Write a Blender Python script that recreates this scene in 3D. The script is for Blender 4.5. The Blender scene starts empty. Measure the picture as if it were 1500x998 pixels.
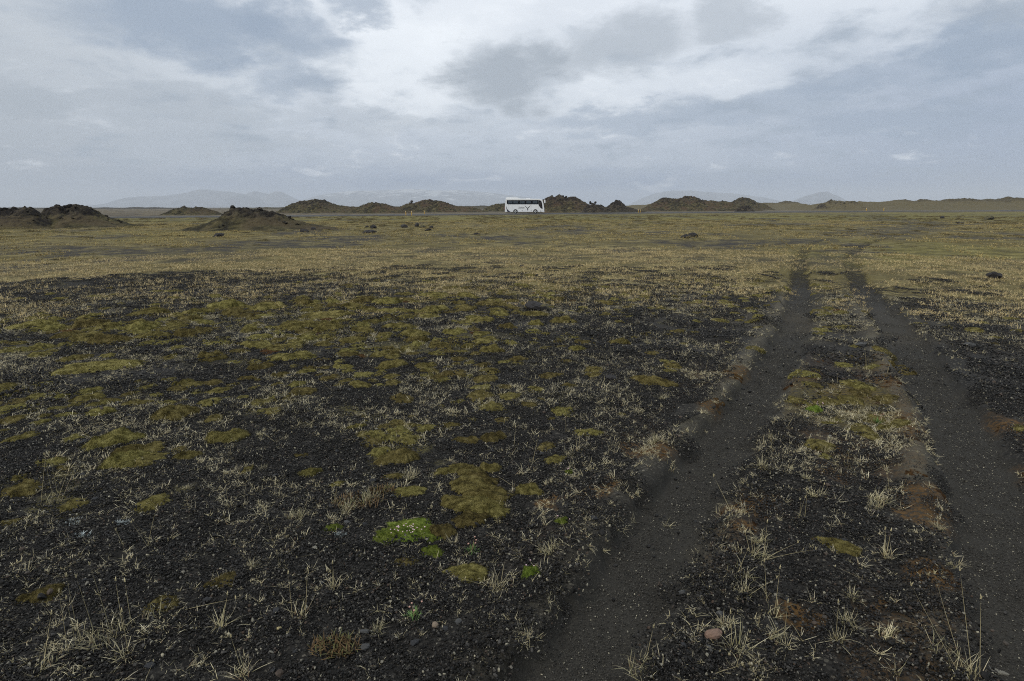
import bpy, bmesh, math, random
import numpy as np
from mathutils import Vector, Matrix, Euler

C = bpy.context.scene
COL = C.collection
R = math.radians
PI = math.pi

# ------------------------------------------------------------------ camera
F = 20.0
CAMH = 1.65
PITCH = math.atan(195.0 / (1500 * F / 36.0))
cam_d = bpy.data.cameras.new('camera')
cam_d.lens = F
cam_d.sensor_width = 36.0
cam_d.clip_start = 0.05
cam_d.clip_end = 60000.0
cam = bpy.data.objects.new('camera', cam_d)
COL.objects.link(cam)
cam.location = (0, 0, CAMH)
cam.rotation_euler = (PI / 2 - PITCH, 0, 0)
C.camera = cam

FPX = 1500 * F / 36.0
SP, CP = math.sin(PITCH), math.cos(PITCH)


def raydir(u, v):
    dx, dy = (u - 750.0) / FPX, (499.0 - v) / FPX
    return dx, CP + dy * SP, -SP + dy * CP


# ------------------------------------------------------------------ view, sun, sky
C.view_settings.view_transform = 'Standard'
C.view_settings.look = 'None'
C.view_settings.exposure = 0.12
C.view_settings.gamma = 1.0
C.view_settings.use_curve_mapping = False
C.render.engine = 'CYCLES'
C.cycles.use_denoising = False
C.cycles.max_bounces = 5
C.cycles.diffuse_bounces = 3
C.cycles.volume_bounces = 2
C.cycles.filter_width = 1.05

SUN_EL, SUN_AZ = R(42), R(-125)          # azimuth clockwise from +y: low veiled sun on the left, a little behind
sun_d = bpy.data.lights.new('sun', 'SUN')
sun_d.energy = 1.5
sun_d.angle = R(10)
sun_d.color = (1.0, 0.95, 0.88)
sun = bpy.data.objects.new('sun', sun_d)
COL.objects.link(sun)
sun_dir = Vector((math.sin(SUN_AZ) * math.cos(SUN_EL), math.cos(SUN_AZ) * math.cos(SUN_EL), math.sin(SUN_EL)))
sun.rotation_euler = (-sun_dir).to_track_quat('-Z', 'Y').to_euler()
sun.location = (0, 0, 30)


class NT:
    """small helper to write node trees"""
    def __init__(self, tree):
        self.t = tree

    def n(self, typ, **kw):
        nd = self.t.nodes.new(typ)
        for k, v in kw.items():
            setattr(nd, k, v)
        return nd

    def put(self, sock, v):
        if isinstance(v, bpy.types.NodeSocket):
            self.t.links.new(v, sock)
        elif v is not None:
            sock.default_value = v

    def math(self, op, a, b=None, c=None, clamp=False):
        nd = self.n('ShaderNodeMath', operation=op, use_clamp=clamp)
        self.put(nd.inputs[0], a)
        if b is not None:
            self.put(nd.inputs[1], b)
        if c is not None:
            self.put(nd.inputs[2], c)
        return nd.outputs[0]

    def sstep(self, x, a, b, lo=0.0, hi=1.0):
        nd = self.n('ShaderNodeMapRange', interpolation_type='SMOOTHSTEP')
        self.put(nd.inputs[0], x)
        nd.inputs[1].default_value, nd.inputs[2].default_value = a, b
        nd.inputs[3].default_value, nd.inputs[4].default_value = lo, hi
        return nd.outputs[0]

    def noise(self, vec, scale, detail=4.0, rough=0.55, dist=0.0, typ='FBM', col=False):
        nd = self.n('ShaderNodeTexNoise')
        self.put(nd.inputs['Vector'], vec)
        nd.inputs['Scale'].default_value = scale
        nd.inputs['Detail'].default_value = detail
        nd.inputs['Roughness'].default_value = rough
        nd.inputs['Distortion'].default_value = dist
        return nd.outputs['Color' if col else 'Fac']

    def mix(self, fac, a, b, mode='MIX'):
        nd = self.n('ShaderNodeMix', data_type='RGBA', blend_type=mode)
        self.put(nd.inputs[0], fac)
        self.put(nd.inputs[6], a if isinstance(a, bpy.types.NodeSocket) else (*a, 1.0))
        self.put(nd.inputs[7], b if isinstance(b, bpy.types.NodeSocket) else (*b, 1.0))
        return nd.outputs[2]

    def ramp(self, fac, stops, interp='LINEAR'):
        nd = self.n('ShaderNodeValToRGB')
        cr = nd.color_ramp
        cr.interpolation = interp
        while len(cr.elements) < len(stops):
            cr.elements.new(0.5)
        for e, (p, c) in zip(cr.elements, stops):
            e.position = p
            e.color = (*c, 1.0)
        self.put(nd.inputs[0], fac)
        return nd.outputs[0]


def lin(*c):
    out = []
    for x in c:
        x /= 255.0
        out.append(x / 12.92 if x <= 0.04045 else ((x + 0.055) / 1.055) ** 2.4)
    return tuple(out)


def azel(u, v):
    x, y, z = raydir(u, v)
    return math.atan2(x, y), math.atan2(z, math.hypot(x, y))


def build_world():
    w = bpy.data.worlds.new('World')
    C.world = w
    w.use_nodes = True
    t = w.node_tree
    t.nodes.clear()
    k = NT(t)
    out = k.n('ShaderNodeOutputWorld')
    bg = k.n('ShaderNodeBackground')
    sky = k.n('ShaderNodeTexSky', sky_type='NISHITA')
    sky.sun_disc = False
    sky.sun_elevation = SUN_EL
    sky.sun_rotation = SUN_AZ
    sky.dust_density = 2.0
    tc = k.n('ShaderNodeTexCoord')
    sep = k.n('ShaderNodeSeparateXYZ')
    k.put(sep.inputs[0], tc.outputs['Generated'])
    X, Y, Z = sep.outputs
    A = k.math('ARCTAN2', X, Y)
    E = k.math('ARCSINE', Z)
    Zc = k.math('ADD', k.math('MAXIMUM', Z, 0.0), 0.10)
    comb = k.n('ShaderNodeCombineXYZ')
    k.put(comb.inputs[0], k.math('DIVIDE', X, Zc))
    k.put(comb.inputs[1], k.math('DIVIDE', Y, Zc))
    comb.inputs[2].default_value = 0.37
    P = comb.outputs[0]
    Zd = k.math('ADD', k.math('MAXIMUM', Z, 0.0), 0.30)      # rounder puffs for the cloud edges
    comb2 = k.n('ShaderNodeCombineXYZ')
    k.put(comb2.inputs[0], k.math('DIVIDE', X, Zd))
    k.put(comb2.inputs[1], k.math('DIVIDE', Y, Zd))
    k.put(comb2.inputs[2], k.math('MULTIPLY', Z, 2.2))
    Q = comb2.outputs[0]
    # ragged cloud edges: direction warped by noise
    wn = k.n('ShaderNodeSeparateColor')
    k.put(wn.inputs[0], k.noise(Q, 3.4, 8.0, 0.62, col=True))
    wa = k.math('MULTIPLY', k.math('SUBTRACT', wn.outputs[0], 0.5), 0.21)
    we = k.math('MULTIPLY', k.math('SUBTRACT', wn.outputs[1], 0.5), 0.13)
    A2, E2 = k.math('ADD', A, wa), k.math('ADD', E, we)
    # base: layered overcast by elevation
    Ew = k.math('ADD', E, k.math('MULTIPLY', we, 0.55))
    base = k.ramp(k.math('DIVIDE', Ew, R(30)), [
        (0.0, lin(114, 133, 165)), (0.055, lin(124, 141, 169)), (0.13, lin(168, 178, 192)),
        (0.27, lin(190, 198, 208)), (0.42, lin(205, 212, 220)), (0.62, lin(212, 218, 226)), (1.0, lin(214, 221, 228))])
    # thick bank of cloud with rain out on the left, bluer bank on the right
    lf = k.math('MULTIPLY', k.sstep(A2, R(-14), R(-50)), k.sstep(E2, R(30), R(2), 0.5, 1.0))
    base = k.mix(k.math('MULTIPLY', lf, 0.85), base, lin(156, 163, 170))
    rf = k.math('MULTIPLY', k.sstep(A2, R(2), R(46)), k.sstep(E2, R(17), R(7)))
    base = k.mix(k.math('MULTIPLY', rf, 0.85), base, lin(140, 154, 176))
    # broken cloud texture over the whole dome
    n1 = k.noise(P, 0.85, 8.0, 0.60, 0.25)
    n2 = k.noise(Q, 5.0, 8.0, 0.6, 0.3)
    nn = k.math('ADD', k.math('MULTIPLY', n1, 0.45), k.math('MULTIPLY', n2, 0.55))
    damp = k.sstep(E, R(0.4), R(4), 0.45, 1.0)
    dk = k.math('MULTIPLY', k.sstep(nn, 0.49, 0.66), damp)
    base = k.mix(k.math('MULTIPLY', dk, 0.75), base, lin(140, 153, 168))
    br = k.math('MULTIPLY', k.sstep(nn, 0.46, 0.34), damp)
    base = k.mix(k.math('MULTIPLY', br, 0.6), base, lin(226, 231, 237))
    # individual darker clouds
    edge = k.math('MULTIPLY', k.math('SUBTRACT', n2, 0.5), 2.2)
    blobs = [  # u, v, half width, half height, strength, tint
        (590, 95, 130, 100, 0.6, 2), (640, 20, 160, 50, 0.3, 2), (1000, 125, 200, 30, 0.3, 2), (860, 150, 110, 20, 0.25, 2),
        (270, 35, 205, 62, 0.85, 0), (420, 55, 90, 50, 0.6, 0), (735, 108, 108, 64, 0.95, 1), (915, 65, 90, 58, 0.7, 1),
        (1070, 38, 70, 44, 0.6, 1), (432, 122, 55, 26, 0.55, 0), (20, 145, 105, 40, 0.65, 1), (270, 152, 150, 34, 0.55, 1),
        (1440, 62, 150, 46, 0.85, 0), (1480, 10, 180, 30, 0.45, 1), (535, 12, 60, 28, 0.7, 0), (1270, 118, 190, 26, 0.45, 0), (1180, 140, 120, 20, 0.4, 0),
        (560, 175, 160, 18, 0.35, 1), (950, 178, 260, 22, 0.5, 0), (1330, 178, 240, 24, 0.5, 0), (330, 205, 190, 22, 0.4, 1)]
    tints = (lin(136, 151, 170), lin(154, 163, 173), lin(231, 236, 241))
    for (u, v, hw, hh, s, ti) in blobs:
        a0, e0 = azel(u, v)
        a1, _ = azel(u + hw, v)
        _, e1 = azel(u, v - hh)
        ra, re = abs(a1 - a0), abs(e1 - e0)
        dx = k.math('DIVIDE', k.math('SUBTRACT', A2, a0), ra)
        dy = k.math('DIVIDE', k.math('SUBTRACT', E2, e0), re)
        dd = k.math('ADD', k.math('MULTIPLY', dx, dx), k.math('MULTIPLY', dy, dy))
        m = k.sstep(k.math('ADD', dd, edge), 1.35, 0.05)
        base = k.mix(k.math('MULTIPLY', m, s), base, tints[ti])
    skyc = k.n('ShaderNodeVectorMath', operation='SCALE')
    k.put(skyc.inputs[0], sky.outputs[0])
    skyc.inputs['Scale'].default_value = 0.08
    col = k.mix(0.96, skyc.outputs[0], base)
    k.put(bg.inputs[0], col)
    bg.inputs[1].default_value = 1.17
    k.put(out.inputs[0], bg.outputs[0])


build_world()


# ------------------------------------------------------------------ numpy noise
def _hash(ix, iy, seed):
    h = (ix.astype(np.int64) * 374761393 + iy.astype(np.int64) * 668265263 + seed * 1442695041) & 0xFFFFFFFF
    h = ((h ^ (h >> 13)) * 1274126177) & 0xFFFFFFFF
    h = (h ^ (h >> 16)) & 0xFFFFFF
    return h / float(0xFFFFFF)


def vnoise(x, y, seed=0):
    x = np.asarray(x, float); y = np.asarray(y, float)
    ix, iy = np.floor(x), np.floor(y)
    fx, fy = x - ix, y - iy
    fx = fx * fx * fx * (fx * (fx * 6 - 15) + 10)
    fy = fy * fy * fy * (fy * (fy * 6 - 15) + 10)
    a, b = _hash(ix, iy, seed), _hash(ix + 1, iy, seed)
    c, d = _hash(ix, iy + 1, seed), _hash(ix + 1, iy + 1, seed)
    return (a + (b - a) * fx) * (1 - fy) + (c + (d - c) * fx) * fy


def fbm(x, y, seed=0, octv=4, gain=0.5):
    s, a, tot = 0.0, 1.0, 0.0
    for i in range(octv):
        s = s + a * vnoise(x * 2 ** i + 17.3 * i, y * 2 ** i - 9.1 * i, seed + i)
        tot += a
        a *= gain
    return s / tot


def ss(a, b, x):
    t = np.clip((np.asarray(x, float) - a) / (b - a), 0, 1)
    return t * t * (3 - 2 * t)


# ------------------------------------------------------------------ terrain
def flat(u, v):
    x, y, z = raydir(u, v)
    t = CAMH / -z
    return x * t, y * t


def project(x, y, z):
    """photo pixel of a world point (used only to plan where things stand)"""
    dz = z - CAMH
    fw = y * CP - dz * SP
    fw = np.where(fw < 0.05, 0.05, fw)
    up = y * SP + dz * CP
    return 750 + FPX * x / fw, 499 - FPX * up / fw


LEFT_RUT = [flat(u, v) for u, v in [(800, 1060), (835, 998), (900, 900), (935, 830), (979, 760), (1035, 682), (1097, 600), (1116, 563), (1138, 530),
                                    (1158, 497), (1169, 463), (1173, 430), (1172, 400), (1174, 372), (1188, 356), (1238, 344)]]
RIGHT_RUT = [flat(u, v) for u, v in [(1560, 1000), (1530, 930), (1496, 839), (1467, 760), (1434, 680), (1397, 600), (1364, 563), (1344, 530), (1325, 497),
                                     (1302, 463), (1270, 430), (1252, 400), (1246, 376), (1262, 360), (1305, 348)]]
RUST_SPOTS = []
for (_u, _v, _w) in [(1080, 548, 34), (1040, 598, 26), (960, 662, 30), (925, 655, 20), (870, 720, 26), (800, 735, 18), (1165, 555, 46), (1230, 575, 44), (1300, 560, 34), (1320, 620, 30), (1330, 640, 24),
                     (1215, 688, 26), (1228, 660, 22), (1100, 742, 34), (1085, 770, 24), (1360, 735, 30), (1350, 760, 24), (1372, 848, 26), (1190, 900, 24), (1430, 915, 20), (1470, 620, 34), (1490, 690, 26), (1290, 875, 18)]:
    _x, _y = flat(_u, _v)
    RUST_SPOTS.append((_x, _y, 1.15 * _w * math.hypot(math.hypot(_x, _y), CAMH) / FPX))
TURN = [flat(u, v) for u, v in [(1238, 344), (1305, 339), (1352, 333), (1360, 328), (1310, 323), (1250, 318)]]


def polydist(x, y, pts):
    """distance to a polyline and signed side (+ = right of travel)"""
    best = np.full(np.shape(x), 1e9)
    side = np.zeros(np.shape(x))
    for (x0, y0), (x1, y1) in zip(pts[:-1], pts[1:]):
        dx, dy = x1 - x0, y1 - y0
        L2 = dx * dx + dy * dy
        t = np.clip(((x - x0) * dx + (y - y0) * dy) / L2, 0, 1)
        px, py = x - (x0 + t * dx), y - (y0 + t * dy)
        d = np.hypot(px, py)
        s = np.sign(px * dy - py * dx)
        m = d < best
        best = np.where(m, d, best)
        side = np.where(m, s, side)
    return best, side


def smooth_poly(pts, n=3):
    for _ in range(n):
        q = [pts[0]]
        for a, b in zip(pts[:-1], pts[1:]):
            q.append((a[0] * .75 + b[0] * .25, a[1] * .75 + b[1] * .25))
            q.append((a[0] * .25 + b[0] * .75, a[1] * .25 + b[1] * .75))
        q.append(pts[-1])
        pts = q
    return pts


LEFT_S, RIGHT_S, TURN_S = smooth_poly(LEFT_RUT, 1), smooth_poly(RIGHT_RUT, 1), smooth_poly(TURN, 2)


def rut_fields(x, y):
    x = np.asarray(x, float); y = np.asarray(y, float)
    ld = np.full(x.shape, 99.0); ls = np.zeros(x.shape); rd = ld.copy(); rs = ls.copy(); td = ld.copy()
    m = (y > -2) & (y < 60) & (x > -4) & (x < 40)
    if m.any():
        a, b = polydist(x[m], y[m], LEFT_S); ld[m] = a; ls[m] = b
        a, b = polydist(x[m], y[m], RIGHT_S); rd[m] = a; rs[m] = b
    m = (y > 25) & (y < 160) & (x > 5) & (x < 90)
    if m.any():
        td[m] = polydist(x[m], y[m], TURN_S)[0]
    return ld, ls, rd, rs, td


def H_large(x, y):
    r = np.hypot(x, y)
    z = 0.42 * np.tanh(x / 110.0) * ss(25, 120, r) * (1 - ss(900, 4000, r))
    z = z + 0.16 * (fbm(x / 9.0, y / 9.0, 3, 3) - 0.5) * ss(6, 16, r) * (1 - ss(60, 100, r))
    z = z + 1.2 * (fbm(x / 70.0, y / 70.0, 5, 3) - 0.5) * ss(190, 420, r) * (1 - ss(2500, 5000, r))
    # low gravel swell on the left that ends the black gravel
    z = z + 0.05 * np.exp(-((r - 15.4) / 1.3) ** 2) * ss(-1.5, -5.0, x)
    return z


def H(x, y, fine=True):
    x = np.asarray(x, float); y = np.asarray(y, float)
    z = H_large(x, y)
    r = np.hypot(x, y)
    ld, ls, rd, rs, td = rut_fields(x, y)
    wob = 0.05 * (fbm(x / 0.5, y / 0.5, 31, 3) - 0.5) + 0.06 * (fbm(x / 0.13, y / 0.13, 37, 2) - 0.5)
    fade = 1 - ss(14, 40, r)
    for d, s, hw, side in ((ld, ls, 0.20, -1), (rd, rs, 0.23, -1)):
        dd = d + wob
        z = z - 0.070 * (1 - ss(hw * 0.80, hw * 1.20, dd)) * fade
        z = z + 0.036 * np.exp(-((dd - hw - 0.13) / 0.10) ** 2) * np.where(s * side > 0, 1.0, 0.35) * fade
    if fine:
        inr = np.minimum(ss(0.12, 0.3, ld), ss(0.15, 0.35, rd))
        z = z + 0.060 * (fbm(x / 0.55, y / 0.55, 7, 3) - 0.5) * (0.25 + 0.75 * inr) * (1 - ss(30, 60, r))
        z = z + 0.016 * (fbm(x / 0.09, y / 0.09, 11, 2) - 0.5) * (0.4 + 0.6 * inr) * (1 - ss(9, 16, r))
        hum = fbm(x / 1.6, y / 1.1, 13, 3)
        z = z + 0.22 * np.clip(hum - 0.50, 0, 1) * ss(16, 30, r) * (1 - ss(110, 240, r))
    return z


def normals(x, y, e=0.04):
    hx = (H(x + e, y) - H(x - e, y)) / (2 * e)
    hy = (H(x, y + e) - H(x, y - e)) / (2 * e)
    n = np.stack([-hx, -hy, np.ones_like(hx)], -1)
    return n / np.linalg.norm(n, axis=-1, keepdims=True)


def on_ground(u, v):
    x, y = flat(u, v)
    dx, dy, dz = raydir(u, v)
    for _ in range(6):
        z = float(H(np.array([x]), np.array([y]), False)[0])
        t = (CAMH - z) / -dz
        x, y = dx * t, dy * t
    return x, y, float(H(np.array([x]), np.array([y]))[0])


# ------------------------------------------------------------------ cover masks (what grows or lies where)
def masks(x, y):
    x = np.asarray(x, float); y = np.asarray(y, float)
    r = np.hypot(x, y)
    q = x / np.maximum(r, .1)
    ld, ls, rd, rs, td = rut_fields(x, y)
    n_big = fbm(x / 3.1, y / 2.2, 41, 4)
    n_mid = fbm(x / 0.8, y / 0.6, 43, 4)
    n_sm = fbm(x / 0.22, y / 0.2, 47, 3)
    wig = 0.06 * (fbm(x / 0.4, y / 0.4, 31, 3) - 0.5) + 0.07 * (n_sm - 0.5)
    # ruts
    rut = np.maximum(1 - ss(0.14, 0.27, ld + wig), (1 - ss(0.15, 0.31, rd + wig)))
    rutfade = 1 - ss(10.5, 20, r) * 0.50
    rut = rut * rutfade
    turn = (1 - ss(1.2, 3.4, td + 2.2 * (n_big - .5) + 1.5 * (n_mid - .5))) * 0.85
    strip_between = (1 - ss(0.0, 0.2, -ls)) * 0
    # dusty shoulders: left side of each rut, wider nearer
    dl = ld * -ls
    dr = rd * -rs
    dust = np.exp(-((dl - 0.30 + wig * 1.3) / 0.078) ** 2) * (0.30 + .70 * ss(3.2, 4.6, r)) * (0.65 + 0.35 * ss(.35, .6, n_mid + .1))
    dust = np.maximum(dust, np.exp(-((ld * ls - 0.27 + wig * 2) / 0.08) ** 2) * 0.4 * ss(.4, .6, n_mid))
    dust = np.maximum(dust, np.exp(-((dr - 0.36 + wig * 1.3) / 0.08) ** 2) * (.5 + .5 * ss(2.8, 4.4, r)) * (0.5 + 0.5 * ss(.35, .6, n_mid)))
    dust = dust * (1 - .8 * ss(11, 18, r))
    # straw boundary
    R0 = 10.3 + 4.4 * ss(-0.16, -0.45, q) + 1.0 * ss(0.3, 0.5, q)
    straw = ss(-3.2, 4.6, (r - R0) + 6.0 * (n_big - 0.5) + 3.4 * (n_mid - .5))
    straw = straw * (1 - 0.75 * rut)
    # moss
    belt = ss(5.0, 6.2, r) * (1 - ss(9.2, 11.5, r)) * ss(0.10, -0.10, q)
    moss = belt * ss(.48, .64, n_mid * .7 + n_big * .3) * .6
    moss = np.maximum(moss, 0.75 * ss(.60, .72, n_mid * .6 + n_sm * .4) * ss(2.6, 4.0, r) * (1 - ss(10, 13, r)) * ss(.55, .2, q))
    brown = ss(8.0, 9.2, r) * (1 - ss(10.2, 12.5, r)) * (1 - ss(.42, .6, n_mid) * .6)
    # rusty turf at track edges and between ruts
    near_edge = np.maximum(np.exp(-((dl - 0.58) / 0.2) ** 2), np.exp(-((ld * ls - 0.5) / 0.16) ** 2))
    near_edge = np.maximum(near_edge, np.exp(-((dr - 0.60) / 0.2) ** 2))
    rust = near_edge * ss(.47, .59, n_mid * .75 + n_sm * .25) * (1 - ss(6.2, 8.5, r)) * ss(2.1, 3.6, r)
    between = ((ls > 0) & (rs < 0) & (ld > .25) & (rd > .3)).astype(float)
    patch = between * ss(4.6, 5.2, r) * (1 - ss(7.0, 7.6, r))
    rust = np.maximum(rust, patch * (0.35 + .6 * ss(.4, .55, n_mid)))
    moss = np.maximum(moss, patch * ss(.46, .62, n_mid) * .55)
    rust = np.maximum(rust, between * .8 * ss(.54, .64, n_mid) * (1 - ss(4, 6, r)))
    rust = rust * .45
    for (sx, sy, sr) in RUST_SPOTS:
        dd = np.hypot(x - sx, y - sy) / sr + 1.5 * (n_sm - .5) + .9 * (fbm(x / .09, y / .09, 49, 2) - .5)
        rust = np.maximum(rust, 1 - ss(.55, 1.15, dd))
    rust = rust * (1 - rut)
    moss = moss * (1 - rut) * (1 - dust)
    # far zones
    dark = ss(.53, .66, fbm(x / 4.6, y / 5.5, 51, 5, .6)) * ss(15, 24, r)
    dark = np.maximum(dark, turn)
    green = ss(60, 80, y) * (1 - ss(122, 134, y - .25 * x)) * (.7 + .3 * n_mid)
    green = np.maximum(green, 0.75 * ss(13, 19, y) * (1 - ss(24, 34, y)) * ss(.38, .5, q) * ss(.4, .58, n_big))
    green = np.maximum(green, 0.35 * ss(18, 30, r) * ss(.5, .65, fbm(x / 11., y / 8., 57, 3)) * ss(-.05, -.35, q))
    back = ss(128, 150, y - .3 * x)
    return dict(rut=rut, dust=dust, straw=straw, moss=moss, brown=brown, rust=rust, dark=dark, green=green * (1 - back), back=back, turn=turn)


# ------------------------------------------------------------------ object helpers
def tag(o, label=None, cat=None, group=None, kind=None):
    if label: o['label'] = label
    if cat: o['category'] = cat
    if group: o['group'] = group
    if kind: o['kind'] = kind
    return o


def link(name, mesh, mat=None, parent=None, loc=None):
    o = bpy.data.objects.new(name, mesh)
    COL.objects.link(o)
    if mat is not None:
        mesh.materials.clear()
        mesh.materials.append(mat)
    if parent is not None:
        o.parent = parent
    if loc is not None:
        o.location = loc
    return o


def empty(name, loc, rz=0.0):
    o = bpy.data.objects.new(name, None)
    COL.objects.link(o)
    o.location = loc
    o.rotation_euler = (0, 0, rz)
    o.empty_display_size = 0.1
    return o


def np_mesh(name, verts, quads=None, tris=None, smooth=True, attrs=None, mat=None):
    """fast mesh from numpy arrays"""
    verts = np.asarray(verts, np.float32)
    nq = 0 if quads is None else len(quads)
    nt = 0 if tris is None else len(tris)
    me = bpy.data.meshes.new(name)
    me.vertices.add(len(verts))
    me.vertices.foreach_set('co', verts.ravel())
    loops = []
    if nq: loops.append(np.asarray(quads, np.int32).ravel())
    if nt: loops.append(np.asarray(tris, np.int32).ravel())
    if loops:
        lo = np.concatenate(loops)
        me.loops.add(len(lo))
        me.loops.foreach_set('vertex_index', lo)
        me.polygons.add(nq + nt)
        starts = np.concatenate([np.arange(nq) * 4, nq * 4 + np.arange(nt) * 3]).astype(np.int32)
        me.polygons.foreach_set('loop_start', starts)
        me.polygons.foreach_set('use_smooth', np.full(nq + nt, smooth))
    me.update(calc_edges=True)
    for an, arr in (attrs or {}).items():
        arr = np.asarray(arr, np.float32)
        if arr.ndim == 1:
            a = me.attributes.new(an, 'FLOAT', 'POINT'); a.data.foreach_set('value', arr)
        elif arr.shape[1] == 3:
            a = me.attributes.new(an, 'FLOAT_VECTOR', 'POINT'); a.data.foreach_set('vector', arr.ravel())
        else:
            a = me.attributes.new(an, 'FLOAT_COLOR', 'POINT'); a.data.foreach_set('color', arr.ravel())
    if mat is not None:
        me.materials.append(mat)
    return me


def new_mat(name):
    m = bpy.data.materials.new(name)
    m.use_nodes = True
    t = m.node_tree
    b = t.nodes['Principled BSDF']
    return m, NT(t), b


def flat_mat(name, col, rough=0.6, metal=0.0, var=0.15, scale=6.0, spec=0.5):
    m, k, b = new_mat(name)
    tc = k.n('ShaderNodeTexCoord')
    n = k.noise(tc.outputs['Object'], scale, 4.0)
    c = k.mix(n, tuple(x * (1 - var) for x in col), tuple(min(1, x * (1 + var)) for x in col))
    k.put(b.inputs['Base Color'], c)
    b.inputs['Roughness'].default_value = rough
    b.inputs['Metallic'].default_value = metal
    b.inputs['Specular IOR Level'].default_value = spec
    return m


def attr(k, name, out='Color'):
    a = k.n('ShaderNodeAttribute', attribute_name=name)
    return a.outputs[out]


# ------------------------------------------------------------------ ground sheet
def ground_material():
    m, k, b = new_mat('ground')
    tc = k.n('ShaderNodeTexCoord')
    P = tc.outputs['Object']
    sa = k.n('ShaderNodeSeparateColor'); k.put(sa.inputs[0], attr(k, 'cover_a'))
    sb = k.n('ShaderNodeSeparateColor'); k.put(sb.inputs[0], attr(k, 'cover_b'))
    rut, dust, straw = sa.outputs
    moss, rust, brown = sb.outputs
    sc_ = k.n('ShaderNodeSeparateColor'); k.put(sc_.inputs[0], attr(k, 'cover_c'))
    dark, green, back = sc_.outputs
    dist = attr(k, 'span', 'Fac')
    # black basalt gravel
    vo = k.n('ShaderNodeTexVoronoi'); k.put(vo.inputs['Vector'], P); vo.inputs['Scale'].default_value = 85.0
    vs = k.n('ShaderNodeSeparateColor'); k.put(vs.inputs[0], vo.outputs['Color'])
    grit = k.ramp(vs.outputs[0], [(0, (.006, .0055, .005)), (.6, (.014, .013, .0115)), (.9, (.030, .028, .024)), (1, (.11, .10, .078))])
    big = k.noise(P, 0.7, 5, .6)
    col = k.mix(big, grit, (.035, .033, .029), 'MIX')
    col = k.mix(k.math('MULTIPLY', big, .30), grit, (.032, .028, .021))
    # fine ash in the wheel ruts
    n_f = k.noise(P, 160.0, 3, .7)
    ash = k.ramp(n_f, [(.35, (.015, .0138, .0115)), (.52, (.030, .0275, .0225)), (.66, (.048, .044, .034))])
    col = k.mix(rut, col, ash)
    dcol = k.ramp(k.noise(P, 40.0, 5, .7), [(.35, (.052, .046, .033)), (.65, (.112, .099, .068))])
    col = k.mix(dust, col, dcol)
    n_m = k.noise(P, 38.0, 5, .65)
    col = k.mix(k.math('MULTIPLY', rust, k.sstep(n_m, .32, .55)), col, k.ramp(n_m, [(.38, (.028, .018, .009)), (.6, (.100, .055, .017))]))
    col = k.mix(k.math('MULTIPLY', brown, k.sstep(n_m, .38, .6, 0, .8)), col, (.062, .050, .030))
    col = k.mix(k.math('MULTIPLY', moss, k.sstep(n_m, .34, .52)), col, k.ramp(n_m, [(.3, (.040, .034, .010)), (.7, (.125, .108, .030))]))
    # dry grass sward: tufts and gaps
    nA = k.noise(P, 9.0, 6, .72)
    nB = k.noise(P, 1.1, 6, .65)
    nC = k.noise(P, 0.16, 5, .6)
    sw = k.ramp(k.math('ADD', k.math('MULTIPLY', nA, .5), k.math('MULTIPLY', nB, .5)),
                [(.40, (.022, .017, .008)), (.47, (.085, .067, .025)), (.53, (.180, .146, .056)), (.62, (.30, .25, .11))])
    sw = k.mix(k.sstep(nC, .42, .60, 0, .75), sw, (.110, .088, .026))
    gaps = k.math('ADD', straw, k.math('MULTIPLY', k.math('SUBTRACT', nA, .52), 1.6))
    strawm = k.math('MULTIPLY', k.sstep(gaps, .30, .72), k.sstep(straw, .05, .4))
    col = k.mix(strawm, col, sw)
    gcol = k.ramp(k.math('ADD', k.math('MULTIPLY', nA, .4), k.math('MULTIPLY', nB, .6)), [(.38, (.055, .048, .014)), (.5, (.150, .130, .030)), (.62, (.23, .20, .065))])
    col = k.mix(k.math('MULTIPLY', green, .95), col, gcol)
    bcol = k.ramp(k.math('ADD', k.math('MULTIPLY', nB, .45), k.math('MULTIPLY', nC, .55)),
                  [(.32, (.052, .042, .030)), (.48, (.115, .093, .060)), (.64, (.205, .172, .105))])
    col = k.mix(back, col, bcol)
    col = k.mix(k.math('MULTIPLY', dark, k.sstep(nB, .62, .40, .35, .95)), col, (.034, .030, .026))
    k.put(b.inputs['Base Color'], col)
    b.inputs['Roughness'].default_value = 0.92
    b.inputs['Specular IOR Level'].default_value = 0.25
    hgt = k.math('ADD', k.math('MULTIPLY', vo.outputs['Distance'], k.math('SUBTRACT', 1.0, k.math('MAXIMUM', rut, strawm))), k.math('MULTIPLY', n_f, .3))
    bp = k.n('ShaderNodeBump'); bp.inputs['Strength'].default_value = 0.55; bp.inputs['Distance'].default_value = 0.006
    k.put(bp.inputs['Height'], hgt)
    bp2 = k.n('ShaderNodeBump'); bp2.inputs['Strength'].default_value = 0.8; bp2.inputs['Distance'].default_value = 0.25
    k.put(bp2.inputs['Height'], k.math('MULTIPLY', k.math('ADD', nB, k.math('MULTIPLY', nA, .25)), strawm))
    k.put(bp2.inputs['Normal'], bp.outputs[0])
    k.put(b.inputs['Normal'], bp2.outputs[0])
    return m


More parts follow.
